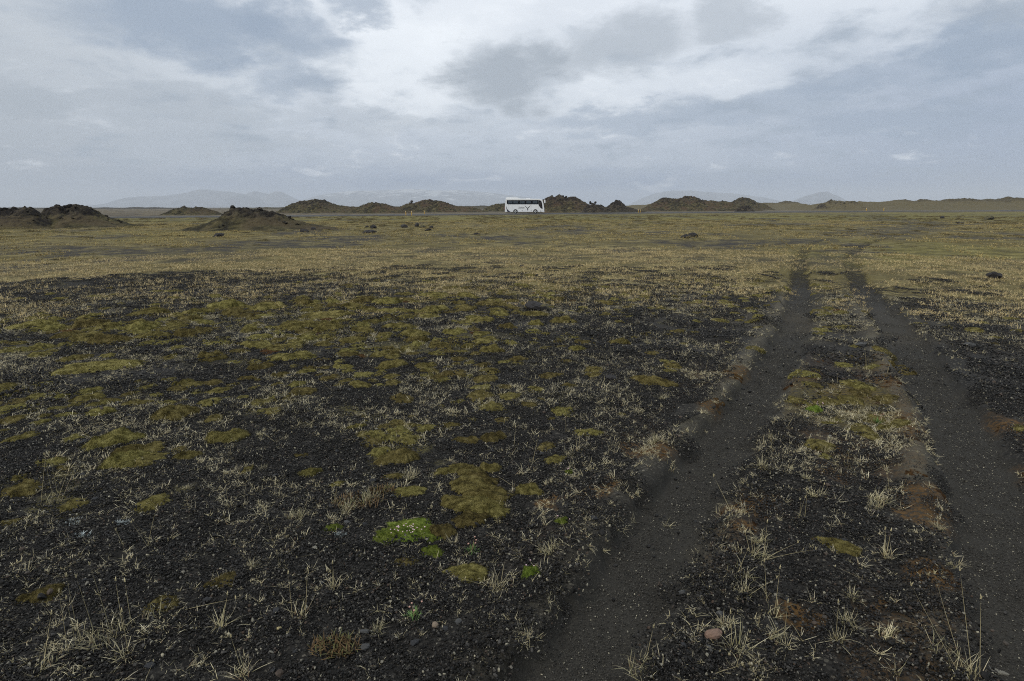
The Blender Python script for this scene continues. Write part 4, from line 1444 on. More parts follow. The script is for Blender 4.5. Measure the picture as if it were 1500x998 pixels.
    # ---- uncountable sprigs among the gravel
    sprigs = []
    for i in range(8):
        b = Blades(700 + i)
        for j in range(3):
            a_ = b.rng.uniform(0, 6.28); d_ = b.rng.uniform(0, .06)
            b.tuft(d_ * math.cos(a_), d_ * math.sin(a_), 5 + i % 4, .048, (.6, 1.5), (-.4, .5), .0029, .012, .15, .8)
        sprigs.append(b.mesh('sprig'))
    x, y = wedge(79000, 1.5, 13.5, rng, 66)
    m = masks(x, y)
    ld, ls, rd, rs, td = rut_fields(x, y)
    between = (ls > 0) & (rs < 0)
    r = np.hypot(x, y)
    p = np.where(between, .60, .52) * (1 - np.clip(m['rut'] * 1.35, 0, 1)) * (1 - .75 * m['dust']) * (.2 + 1.3 * ss(.40, .60, fbm(x / .7, y / .6, 93, 4)))
    p *= np.where((rs > 0) & (r < 9), .30, 1) * (.6 + .4 * ss(2, 5, r)) * (1 - .5 * ss(8, 12, r))
    p = p * (1 - .55 * ss(5.0, 7.5, r) * (1 - ss(8.6, 9.6, r)) * (x > -.5))
    k_ = rng.random(len(x)) < p
    x, y = x[k_], y[k_]
    n = len(x)
    print('sprigs', n)
    scatter('grass_sprigs', sprigs, x, y, rng.uniform(0, 6.28, n), (rng.uniform(.40, 1.1, n) + .5 * rng.random(n) ** 3) * (.78 + .22 * ss(2.5, 5, np.hypot(x, y))), rng.integers(0, 8, n), 'short bleached grass sprigs scattered over the gravel', 'grass')


build_tufts()


def build_sward():
    rng = np.random.default_rng(21)

    def patch(seed, rad, n, ln, w, per=6, green=.2, white=.5, tone=(1, 1, 1)):
        b = Blades(seed)
        for _ in range(n):
            a_ = b.rng.uniform(0, 6.28); d_ = rad * math.sqrt(b.rng.random())
            b.tuft(d_ * math.cos(a_), d_ * math.sin(a_), per, ln, (.25, 1.4), (-.2, .8), w, .03, green, white)
        b.c = [c_ * np.array(tone) for c_ in b.c]
        return b.mesh('sward_patch')
    near = [patch(800 + i, .45, 52, .062, .0050, 7, .10 + .05 * (i % 3), .65, (1.2, 1.09, .90)) for i in range(6)]
    x, y = jitter_grid(9.0, 24.0, .50, rng, 58)
    m = masks(x, y)
    keep = rng.random(len(x)) < (m['straw'] * (1 - .8 * m['dark']) * (1 - m['rut']) + (.28 + .2 * (x < -4)) * ss(8.8, 11, np.hypot(x, y)) * (1 - m['rut']) * (1 - m['moss'])) * (.35 + ss(.35, .55, fbm(x / 1.3, y / 1.8, 95, 4)))
    ld, ls, rd, rs, td = rut_fields(x, y)
    keep &= (np.minimum(ld, rd) > .42) | (rng.random(len(x)) < .5 * ss(10, 17, np.hypot(x, y)))
    x, y = x[keep], y[keep]; n = len(x)
    scatter('dry_grass', near, x, y, rng.uniform(0, 6.28, n), rng.uniform(.8, 1.25, n), rng.integers(0, 6, n), 'pale dry grass belt behind the black gravel', 'grass', dz=-.004)
    far = [patch(830 + i, 1.0, 80, .095, .011, 6, .25 + .15 * (i % 3), .2, (1.0, .89, .60)) for i in range(6)]
    x, y = jitter_grid(22.0, 78.0, 1.45, rng, 55)
    m = masks(x, y)
    keep = rng.random(len(x)) < (.92 - .85 * m['dark']) * (1 - .6 * m['rut']) * (.25 + ss(.38, .58, fbm(x / 3.5, y / 5, 97, 4)))
    x, y = x[keep], y[keep]; n = len(x)
    scatter('grass_plain', far, x, y, rng.uniform(0, 6.28, n), rng.uniform(.75, 1.25, n), rng.integers(0, 6, n), 'olive and straw coloured grass of the wide plain', 'grass', dz=-.01)
    print('sward far', n)


build_sward()


# ---- moss
def moss_material(name, dark, lit, tip, scale=18.0, hue=.480):
    m, k, b = new_mat(name)
    tc = k.n('ShaderNodeTexCoord')
    oi = k.n('ShaderNodeObjectInfo')
    P = k.n('ShaderNodeVectorMath', operation='ADD')
    k.put(P.inputs[0], tc.outputs['Object'])
    sc = k.n('ShaderNodeVectorMath', operation='SCALE'); sc.inputs[0].default_value = (7.3, 3.1, 5.7); k.put(sc.inputs['Scale'], oi.outputs['Random'])
    k.put(P.inputs[1], sc.outputs[0])
    n1 = k.noise(P.outputs[0], scale * .28, 4, .6)
    n2 = k.noise(P.outputs[0], scale * 4, 3, .6)
    f = k.math('ADD', k.math('MULTIPLY', n1, .48), k.math('MULTIPLY', n2, .52))
    c = k.ramp(f, [(.40, dark), (.50, lit), (.60, tip)])
    hs = k.n('ShaderNodeHueSaturation')
    k.put(hs.inputs['Color'], c)
    k.put(hs.inputs['Hue'], k.math('ADD', hue, k.math('MULTIPLY', oi.outputs['Random'], .022)))
    k.put(hs.inputs['Value'], k.math('ADD', .72, k.math('MULTIPLY', oi.outputs['Random'], .5)))
    k.put(b.inputs['Base Color'], hs.outputs[0])
    b.inputs['Roughness'].default_value = 0.95
    b.inputs['Specular IOR Level'].default_value = 0.15
    bp = k.n('ShaderNodeBump'); bp.inputs['Strength'].default_value = .8; bp.inputs['Distance'].default_value = .02
    k.put(bp.inputs['Height'], n2); k.put(b.inputs['Normal'], bp.outputs[0])
    return m


M_MOSS = moss_material('olive_moss', (.030, .025, .008), (.150, .132, .037), (.31, .275, .10))
M_HUM = moss_material('dull_hummock', (.042, .036, .018), (.125, .108, .044), (.22, .19, .09), 10.0)
M_BRIGHT = moss_material('bright_green_cushion', (.045, .070, .010), (.16, .22, .028), (.30, .36, .085), hue=.487)
M_RUSTM = moss_material('rusty_moss', (.028, .018, .009), (.095, .053, .016), (.16, .10, .038))
M_HEATH = moss_material('brown_heath', (.035, .025, .012), (.085, .062, .026), (.15, .115, .05))


def cushion_mesh(name, seed, mat, lobes=4, fuzz=1500, fl=.020, h=.20, rough=1.0, flat_top=.5):
    """unit cushion: about 1 across, irregular outline, several lumps, short fuzz"""
    rng = np.random.default_rng(seed)
    cs = [(0, 0, .42)] + [(rng.uniform(-.32, .32), rng.uniform(-.26, .26), rng.uniform(.16, .30)) for _ in range(lobes)]
    nr, na = 20, 72

    def outline(t):
        return .50 * (1 + .9 * (fbm(np.cos(t) * 1.4 + seed, np.sin(t) * 1.4, seed, 3) - .5) + .75 * (fbm(np.cos(t) * 4.2 + seed, np.sin(t) * 4.2, seed + 60, 3, .6) - .5))
    rr_ = np.linspace(0, 1, nr)[1:]
    th = np.linspace(0, 2 * PI, na, endpoint=False)
    RR_, TT = np.meshgrid(rr_, th, indexing='ij')
    R_out = outline(TT)
    x = np.concatenate([[0], (RR_ * R_out * np.cos(TT)).ravel()])
    y = np.concatenate([[0], (RR_ * R_out * np.sin(TT)).ravel()])
    rho = np.concatenate([[0], RR_.ravel()])

    ks = rng.uniform(.62, 1.0, len(cs)); ks[0] = .72

    def hf(x, y, rho):
        z = h * flat_top * (1 - rho ** 4) ** .6
        for (cx, cy, cr), kk in zip(cs, ks):
            d2 = ((x - cx) ** 2 + (y - cy) ** 2) / cr ** 2
            z = np.maximum(z, h * kk * np.sqrt(np.clip(1 - d2, 0, 1)))
        z = z * (1 - rho ** 8) ** .5
        z = z * (1 + .45 * rough * (fbm(x * 6 + seed, y * 6, seed + 4, 3) - .5)) + .030 * rough * (fbm(x * 20, y * 20, seed + 8, 2) - .5) * (1 - rho ** 6)
        return z - .10 * ss(.93, 1.0, rho)
    z = hf(x, y, rho)
    V = np.stack([x, y, z], -1)
    i, j = np.meshgrid(np.arange(nr - 2), np.arange(na), indexing='ij')
    j2 = (j + 1) % na
    q = np.stack([1 + i * na + j, 1 + (i + 1) * na + j, 1 + (i + 1) * na + j2, 1 + i * na + j2], -1).reshape(-1, 4)
    jj = np.arange(na)
    t = np.stack([np.zeros(na, int), 1 + jj, 1 + (jj + 1) % na], -1)
    # fuzz
    f_r = np.sqrt(rng.random(fuzz)) * .985
    f_t = rng.uniform(0, 2 * PI, fuzz)
    ro = outline(f_t)
    fx, fy = f_r * ro * np.cos(f_t), f_r * ro * np.sin(f_t)
    fz = hf(fx, fy, f_r)
    az = rng.uniform(0, 2 * PI, fuzz)
    sx, sy = np.cos(az) * fl * .30, np.sin(az) * fl * .30
    tip = np.stack([fx + rng.normal(0, fl * .6, fuzz) + fx * .06, fy + rng.normal(0, fl * .6, fuzz) + fy * .06, fz + fl * rng.uniform(.4, 1.2, fuzz) * 1.3], -1)
    a = np.stack([fx - sx, fy - sy, fz - .012], -1)
    b = np.stack([fx + sx, fy + sy, fz - .012], -1)
    fv = np.stack([a, b, tip], 1).reshape(-1, 3)
    ft = np.arange(fuzz * 3).reshape(-1, 3) + len(V)
    return np_mesh(name, np.concatenate([V, fv]), q, np.concatenate([t, ft]), True, None, mat)


CUSH = [cushion_mesh('moss_body', 1000 + i, M_MOSS, 3 + i % 4) for i in range(10)]
MATS = [cushion_mesh('moss_body', 1040 + i, M_MOSS, 9, 1800, .018, .15, 1.3, .35) for i in range(6)]
RUSTC = [cushion_mesh('moss_body', 1060 + i, M_RUSTM, 7, 1500, .02, .09, 1.2, .4) for i in range(4)]
HUMS = [cushion_mesh('hummock', 1080 + i, M_HUM, 6, 500, .03, .12, 1.5, .4) for i in range(5)]
CUSH_SPOTS = []


def place_cushion(me, x, y, w, d, hgt, label, group=None, rz=None, name='moss_cushion', cat='moss cushion', rnd=random):
    z = float(H(np.array([x]), np.array([y]))[0])
    o = link(name, me, loc=(x, y, z - .004))
    n = normals(np.array([x]), np.array([y]), .12)
    e = align_euler(n, np.array([rnd.uniform(0, 6.28) if rz is None else rz]))[0]
    o.rotation_euler = (float(e[0]), float(e[1]), float(e[2]))
    o.scale = (w, d, hgt)
    tag(o, label, cat, group)
    CUSH_SPOTS.append((x, y, w))
    return o


def px_per_m(x, y):
    return FPX / math.hypot(math.hypot(x, y), CAMH)


def build_moss():
    rnd = random.Random(31)
    named = [  # u, v, width px, depth / width, height factor, kind, label
        (588, 672, 56, .75, .30, 'c', 'domed olive moss cushion alone on gravel above the bright green plant'),
        ([(660, 691, 44), (688, 694, 40), (676, 687, 36)], 0, 44, .5, .30, 'm', 'long low moss cushion left of the pale grass, above the big lumpy moss clump'),
        (718, 688, 34, .6, .28, 'c', 'small moss cushion touching the right end of the long low one'),
        ([(690, 714, 62), (712, 724, 60), (672, 738, 56), (700, 742, 64), (722, 748, 44), (690, 760, 50), (704, 706, 46)], 0, 60, .6, .24, 'm', 'big lumpy olive moss clump near the centre with a brown lower edge'),
        (260, 611, 50, .6, .26, 'c', 'bright olive moss cushion left of centre on open gravel'),
        (168, 648, 54, .45, .25, 'c', 'flat moss cushion on the left, upper of a close trio'),
        (192, 662, 40, .45, .25, 'c', 'moss cushion on the left, middle one of a close trio'),
        (188, 678, 54, .5, .25, 'c', 'dark-edged moss cushion on the left, lowest of a close trio'),
        (332, 645, 52, .4, .22, 'c', 'thin flat moss cushion just below the bright olive cushion'),
        (275, 672, 34, .5, .22, 'c', 'small dark moss cushion between the trio and the thin flat cushion'),
        (455, 692, 34, .55, .26, 'c', 'small round moss cushion alone on gravel left of the heath clump'),
        (495, 711, 26, .6, .24, 'c', 'little brown-green moss cushion above the heath clump'),
        (600, 722, 46, .55, .22, 'm', 'loose moss patch with pale specks left of the big lumpy clump'),
        (722, 643, 36, .7, .30, 'c', 'domed moss cushion with a grass stalk rising in front'),
        (682, 645, 40, .5, .22, 'm', 'ragged moss patch left of the domed cushion with the stalk'),
        (775, 718, 38, .7, .28, 'c', 'small moss cushion beside a pale tuft right of the big clump'),
        (860, 637, 44, .45, .22, 'm', 'thin moss patch on gravel left of the left rut'),
        (612, 500, 38, .5, .28, 'c', 'bright moss cushion in front of the dark gravel, left of the stone'),
        (785, 462, 44, .5, .32, 'c', 'bright moss cushion lying right in front of the dark stone'),
        (785, 476, 20, .6, .3, 'c', 'small moss cushion below the one in front of the dark stone'),
        (825, 473, 34, .5, .32, 'c', 'moss cushion right of the dark stone'),
        (730, 463, 30, .5, .28, 'c', 'moss cushion left of the dark stone'),
        (910, 503, 28, .5, .26, 'c', 'lone flat moss cushion on bare gravel left of the left rut'),
        (845, 513, 26, .5, .3, 'c', 'small cracked moss cushion on bare gravel'),
        (955, 562, 60, .45, .22, 'm', 'pale yellowish moss mat beside the left rut'),
        (720, 516, 34, .5, .26, 'c', 'low moss cushion under leaning stalks'),
        (575, 538, 44, .6, .26, 'm', 'lumpy moss mat in the centre left of the bare gravel'),
        (480, 462, 80, .5, .2, 'm', 'wide bright moss mat, right end of the mossy belt'),
        (310, 528, 34, .7, .3, 'c', 'bright rounded moss cushion at the lower edge of the mossy belt'),
        (150, 538, 80, .45, .2, 'm', 'long pale moss mat at the lower edge of the mossy belt'),
        (430, 525, 60, .5, .24, 'm', 'dark double moss mat, lower right of the mossy belt'),
        (238, 893, 36, .9, .22, 'm', 'dark olive moss patch near the bottom left beside the spreading tussock'),
        (325, 858, 46, .6, .16, 'm', 'thin moss patch on gravel in the lower left quarter'),
        (688, 840, 54, .6, .18, 'm', 'dull moss patch left of the silvery tuft'),
        (592, 828, 34, .8, .2, 'm', 'dark moss patch below the bright green plant'),
        (647, 779, 36, .85, .28, 'c', 'brown moss cushion touching the right side of the bright green plant'),
        (60, 873, 46, .6, .2, 'm', 'yellow-green lichen-like moss patch in the lower left'),
        (1230, 800, 50, .5, .16, 'm', 'dull green moss patch in the central strip'),
        (1320, 545, 46, .5, .2, 'm', 'moss mat at the right edge of the central strip beside the rut'),
    ]
    for (u, v, w, dr, hf_, kd, lab) in named:
        if isinstance(u, list):                                     # a clump grown together from several lumps
            u0 = sum(p[0] for p in u) / len(u); v0 = sum(p[1] for p in u) / len(u)
            x, y, z = on_ground(u0, v0)
            o = empty('moss_clump', (x, y, z)); tag(o, lab, 'moss clump', 'moss cushions')
            for (uu, vv, ww) in u:
                xx, yy, zz = on_ground(uu, vv)
                W = ww / px_per_m(xx, yy)
                c = link('moss_lobe', rnd.choice(CUSH + MATS), None, o)
                c.location = (xx - x, yy - y, zz - z - .004); c.scale = (W * 1.1, W * rnd.uniform(.6, .8), W * rnd.uniform(1.1, 1.5))
                c.rotation_euler = (0, 0, rnd.uniform(-.4, .4))
                CUSH_SPOTS.append((xx, yy, W))
            continue
        x, y, z = on_ground(u, v)
        W = w / px_per_m(x, y)
        me = rnd.choice(CUSH if kd == 'c' else MATS)
        place_cushion(me, x, y, W * 1.05, W * max(dr * 1.0, .5) * (1.0 if kd == 'c' else 1.2), min(1.7 * W * hf_ / .28, .45), lab, 'moss cushions', rz=rnd.uniform(-.3, .3) - math.atan2(x, y), rnd=rnd)
    # ---- the mossy belt and strays
    rng = np.random.default_rng(14)
    xs, ys = wedge(16000, 3.0, 11.5, rng, 46)
    m = masks(xs, ys)
    r = np.hypot(xs, ys)
    q = xs / r
    n1 = fbm(xs / 1.3, ys / .8, 71, 4)
    belt = ss(5.0, 6.0, r) * (1 - ss(9.6, 11.2, r)) * ss(.05, -.2, q) * ss(.42, .60, n1) * .7
    belt2 = ss(7.0, 8.0, r) * (1 - ss(10.0, 11.2, r)) * ss(.22, .02, q) * ss(.44, .64, n1) * .16
    stray = .07 * ss(3.0, 4.6, r) * (1 - ss(9, 11, r)) * ss(.46, .60, n1) * (q < .12)
    ld, ls, rd, rs, td = rut_fields(xs, ys)
    between = (ls > 0) & (rs < 0) & (ld > .35) & (rd > .4)
    strip = between * ss(4.7, 5.2, r) * (1 - ss(6.9, 7.5, r)) * ss(.42, .6, n1) * .3
    p = np.clip(np.maximum.reduce([belt, belt2, stray, strip]), 0, 1) * (1 - np.clip(m['rut'] * 1.5, 0, 1)) * (ld > .3)
    cnt = 0
    sx, sy = [], []
    for i in range(len(xs)):
        if rng.random() > p[i]: continue
        w = (rnd.uniform(.08, .19) if stray[i] > belt[i] else rnd.uniform(.09, .30)) * (1.0 + .9 * ss(6, 9, r[i])) * (.75 if strip[i] > .1 else 1)
        if any((xs[i] - a) ** 2 + (ys[i] - b) ** 2 < ((.60 if stray[i] > belt[i] else .42) * (w + c)) ** 2 for a, b, c in CUSH_SPOTS): continue
        if cnt < 300 - len(named) - 8:
            me = rnd.choice(CUSH + MATS + RUSTC + RUSTC if strip[i] > .1 else CUSH + MATS)
            lab = ('small ' if w < .22 else ('large ' if w > .38 else '')) + ('rust-brown' if me in RUSTC else ('rounded' if me in CUSH else 'spreading')) + ' moss cushion ' + beside(float(xs[i]), float(ys[i]))
            place_cushion(me, float(xs[i]), float(ys[i]), w, w * rnd.uniform(.5, .85), w * rnd.uniform(.75, 1.35) if strip[i] < .1 else w * .5, lab, 'moss cushions', rz=rnd.uniform(-.5, .5) - math.atan2(xs[i], ys[i]), rnd=rnd)
            cnt += 1
        else:
            sx.append(xs[i]); sy.append(ys[i]); CUSH_SPOTS.append((xs[i], ys[i], w))
    print('cushions', cnt + len(named), 'extra', len(sx))
    # low moss crusts too small and many to count
    x, y = wedge(15000, 3.0, 15.0, rng, 48)
    m = masks(x, y)
    r = np.hypot(x, y)
    ld, ls, rd, rs, td = rut_fields(x, y)
    pr = np.clip(m['moss'] * .50 + m['brown'] * .10 + .035 * ss(3.2, 5, r) * (r < 8) + .05 * ss(8.4, 9.5, r) * (1 - ss(13, 15, r)), 0, 1) * np.where(rs > 0, .3, 1) * (1 - np.clip(m['rut'] * 1.5, 0, 1)) * (1 - m['dust'])
    k_ = rng.random(len(x)) < pr
    x = np.concatenate([x[k_], sx]); y = np.concatenate([y[k_], sy]); n = len(x)
    print('moss crust', n)
    scatter('moss_crust', CUSH[:5] + MATS[:3] + RUSTC[:2], x, y, rng.uniform(0, 6.28, n), rng.uniform(.08, .26, n), rng.choice(10, n, p=[.12] * 8 + [.02, .02]), 'small scraps of moss scattered in and beyond the mossy belt', 'moss', dz=-.006)
    # rust turf at the rut edges
    x, y = wedge(9000, 1.8, 8.0, rng, 48)
    m = masks(x, y)
    k_ = rng.random(len(x)) < m['rust'] * .9
    x, y = x[k_], y[k_]; n = len(x)
    scatter('rusty_turf', RUSTC, x, y, rng.uniform(0, 6.28, n), rng.uniform(.03, .11, n), rng.integers(0, 4, n), 'rust-brown dying moss along the edges of the ruts', 'moss', dz=-.008)
    # hummocks of the far plain
    x, y = wedge(26000, 15, 122, rng, 48)
    m = masks(x, y)
    hum = fbm(x / 4.0, y / 6.0, 99, 4)
    yr, k_ = np.interp(x, np.array(ROAD)[:, 0], np.array(ROAD)[:, 1]), None
    k_ = (rng.random(len(x)) < .30 * ss(.42, .6, hum)) & (y < yr - 10)
    x, y = x[k_], y[k_]; n = len(x)
    scatter('moss_hummocks', HUMS, x, y, rng.uniform(0, 6.28, n), rng.uniform(.3, 1.2, n) * (.5 + .5 * ss(20, 60, np.hypot(x, y))), rng.integers(0, 5, n), 'low brown and olive hummocks dotting the wide plain', 'moss', dz=-.05)
    print('hummocks', n)


build_moss()


# ---- flowering cushions, sprouts, heath, lichen
M_PINK = flat_mat('pink_petals', (.62, .42, .46), .6, var=.25, scale=60)
M_RED = flat_mat('dry_red_flower', (.45, .26, .20), .7, var=.3, scale=60)
M_LICH = flat_mat('grey_lichen', (.36, .40, .40), .9, var=.25, scale=40)


def blobs_mesh(name, seed, pts, s, mat):
    bm = bmesh.new()
    rnd = random.Random(seed)
    for p in pts:
        r_ = bmesh.ops.create_icosphere(bm, subdivisions=1, radius=s * rnd.uniform(.7, 1.2))
        for v in r_['verts']:
            v.co.z *= .7
            v.co += Vector(p)
    me = bpy.data.meshes.new(name)
    bm.to_mesh(me); bm.free()
    me.materials.append(mat)
    return me


def build_plants():
    rnd = random.Random(8)
    body = [cushion_mesh('cushion', 1100 + i, M_BRIGHT, 7, 3000, .018, .20, 1.3, .5) for i in range(3)]

    def at(u, v):
        x, y, z = on_ground(u, v)
        return x, y, z, 1.0 / px_per_m(x, y)
    # green cushion plants: (pixel, [(du, dv, width px, depth ratio, height px)], flowers, label)
    plants = [
        ((590, 782), [(-18, 2, 50, .9, 13), (12, -10, 62, .7, 12), (34, -2, 40, .8, 10), (6, 6, 44, .6, 9), (52, 2, 26, .7, 7), (-30, 8, 30, .8, 9), (-4, -14, 30, .6, 9)], 26, 'largest bright green cushion plant dotted with small pink flowers'),
        ((631, 808), [(0, 0, 34, .8, 12)], 0, 'second bright green cushion, below and right of the largest one'),
        ((489, 774), [(0, 0, 26, .7, 10)], 0, 'small plain green cushion left of the largest green one'),
        ((780, 836), [(0, 0, 26, .9, 16)], 3, 'little green dome beside the left rut'),
        ((824, 764), [(0, 0, 24, .7, 9)], 2, 'small pale green cushion left of the left rut'),
        ((1193, 600), [(0, 0, 26, .6, 9)], 9, 'green cushion with a spray of pale pink flowers in the central strip'),
        ((833, 694), [(0, 0, 14, .7, 6)], 2, 'tiny green sprout on gravel left of the left rut'),
    ]
    for (u, v), lobes, nf, lab in plants:
        x, y, z, s = at(u, v)
        o = empty('cushion_plant', (x, y, z))
        tag(o, lab, 'green plant')
        fp = []
        for i, (du, dv, w, dr, hp) in enumerate(lobes):
            xx, yy, zz = on_ground(u + du, v + dv)
            c = link('cushion', body[(i + int(u)) % 3], None, o)
            c.location = (xx - x, yy - y, zz - z - .004)
            c.scale = (w * s, w * s * dr * 1.25, hp * s * 3.6)
            c.rotation_euler = (0, 0, rnd.uniform(-.4, .4))
        if nf:
            w = lobes[0][2] * s
            for j in range(nf):
                if nf > 20:
                    px_, py_ = rnd.gauss(.02, .05), rnd.gauss(-.03, .022)
                else:
                    px_, py_ = rnd.uniform(-.4, .4) * w, rnd.uniform(-.3, .3) * w
                fp.append((px_, py_, lobes[0][4] * s * rnd.uniform(.75, 1.2) + (.012 if nf == 9 else 0.004)))
            fl = link('flowers', blobs_mesh('flowers', 3, fp, .0042, M_PINK), None, o)
            fl['kind'] = 'stuff'
    # thrift sprouts with red heads
    for (u, v), lab in [((690, 808), 'small green sprout with reddish flower heads on thin stems'), ((607, 906), 'little green and red sprout near the bottom centre'), ((1286, 618), 'tiny sprout with two pink heads in the central strip')]:
        x, y, z, s = at(u, v)
        o = empty('sprout', (x, y, z)); tag(o, lab, 'green plant')
        b = Blades(int(u))
        for i in range(46):
            b.blade((b.rng.normal(0, .012), b.rng.normal(0, .012), 0), b.rng.uniform(0, 6.28), b.rng.uniform(.025, .05), b.rng.uniform(.1, 1.1), .3, .004, np.array((.06, .12, .03)), np.array((.16, .27, .08)))
        pts = []
        for i in range(4):
            az, ln = b.rng.uniform(0, 6.28), b.rng.uniform(.05, .085)
            b.blade((0, 0, 0), az, ln, .35, .2, .003, np.array((.2, .12, .06)), np.array((.3, .2, .12)))
            pts.append(tuple(b.v[-1]))
        link('leaves', b.mesh('leaves'), None, o)
        f_ = link('flowers', blobs_mesh('flowers', 5, pts, .0045, M_RED), None, o); f_['kind'] = 'stuff'
    # brown heath clumps
    for (u, v, w), lab in [((490, 948, 60), 'brown heath clump at the bottom left of centre'), ((525, 738, 70), 'low brown heath clump left of the big lumpy moss'), ((560, 722, 36), 'smaller heath clump joining the low brown one')]:
        x, y, z, s = at(u, v)
        b = Blades(int(u) + 3)
        for i in range(260):
            rr_ = w * s * .5 * math.sqrt(b.rng.random()); a_ = b.rng.uniform(0, 6.28)
            c0 = np.array((.05, .03, .014)); c1 = np.array((.15, .095, .04)) * b.rng.uniform(.6, 1.2) if b.rng.random() < .7 else np.array((.11, .12, .04))
            b.blade((rr_ * math.cos(a_), .6 * rr_ * math.sin(a_), 0), b.rng.uniform(0, 6.28), b.rng.uniform(.02, .05), b.rng.uniform(.1, 1.2), .5, .006, c0, c1, 2)
        o = link('heath_clump', b.mesh('heath_clump'), loc=(x, y, z)); tag(o, lab, 'heath')
    # pale lichens
    for (u, v, w), lab in [((97, 764, 32), 'white-grey lichen patch on gravel at the left'), ((122, 783, 16), 'small grey lichen below the white-grey patch'), ((178, 763, 14), 'pale blue-grey lichen tuft right of the white-grey patch'), ((497, 785, 14), 'white lichen scrap beside the small plain green cushion')]:
        x, y, z, s = at(u, v)
        b = Blades(int(u) + 9)
        for i in range(120):
            rr_ = w * s * .5 * math.sqrt(b.rng.random()); a_ = b.rng.uniform(0, 6.28)
            c = np.array((.36, .40, .39)) * b.rng.uniform(.5, 1.2)
            b.blade((rr_ * math.cos(a_), .6 * rr_ * math.sin(a_), 0), b.rng.uniform(0, 6.28), b.rng.uniform(.012, .028), b.rng.uniform(.5, 1.5), .3, .006, c * .7, c, 2)
        o = link('lichen', b.mesh('lichen'), loc=(x, y, z)); tag(o, lab, 'lichen')


build_plants()


# ---- stones
def stone_mat(name, c, moss=0.0, rough=.75):
    m, k, b = new_mat(name)
    tc = k.n('ShaderNodeTexCoord')
    n = k.noise(tc.outputs['Object'], 2.4, 6, .7)
    n2 = k.noise(tc.outputs['Object'], 14., 4, .7)
    col = k.ramp(k.math('ADD', k.math('MULTIPLY', n, .6), k.math('MULTIPLY', n2, .4)), [(.3, tuple(x * .6 for x in c)), (.55, c), (.75, tuple(min(1, x * 1.5) for x in c))])
    if moss:
        geo = k.n('ShaderNodeNewGeometry'); sp = k.n('ShaderNodeSeparateXYZ'); k.put(sp.inputs[0], geo.outputs['Normal'])
        f = k.math('MULTIPLY', k.sstep(k.math('ADD', sp.outputs[2], k.math('SUBTRACT', n, .5)), .3, .7), moss)
        col = k.mix(f, col, (.10, .085, .025))
    k.put(b.inputs['Base Color'], col)
    b.inputs['Roughness'].default_value = rough
    bp = k.n('ShaderNodeBump'); bp.inputs['Strength'].default_value = .5; bp.inputs['Distance'].default_value = .05
    k.put(bp.inputs['Height'], n2); k.put(b.inputs['Normal'], bp.outputs[0])
    return m


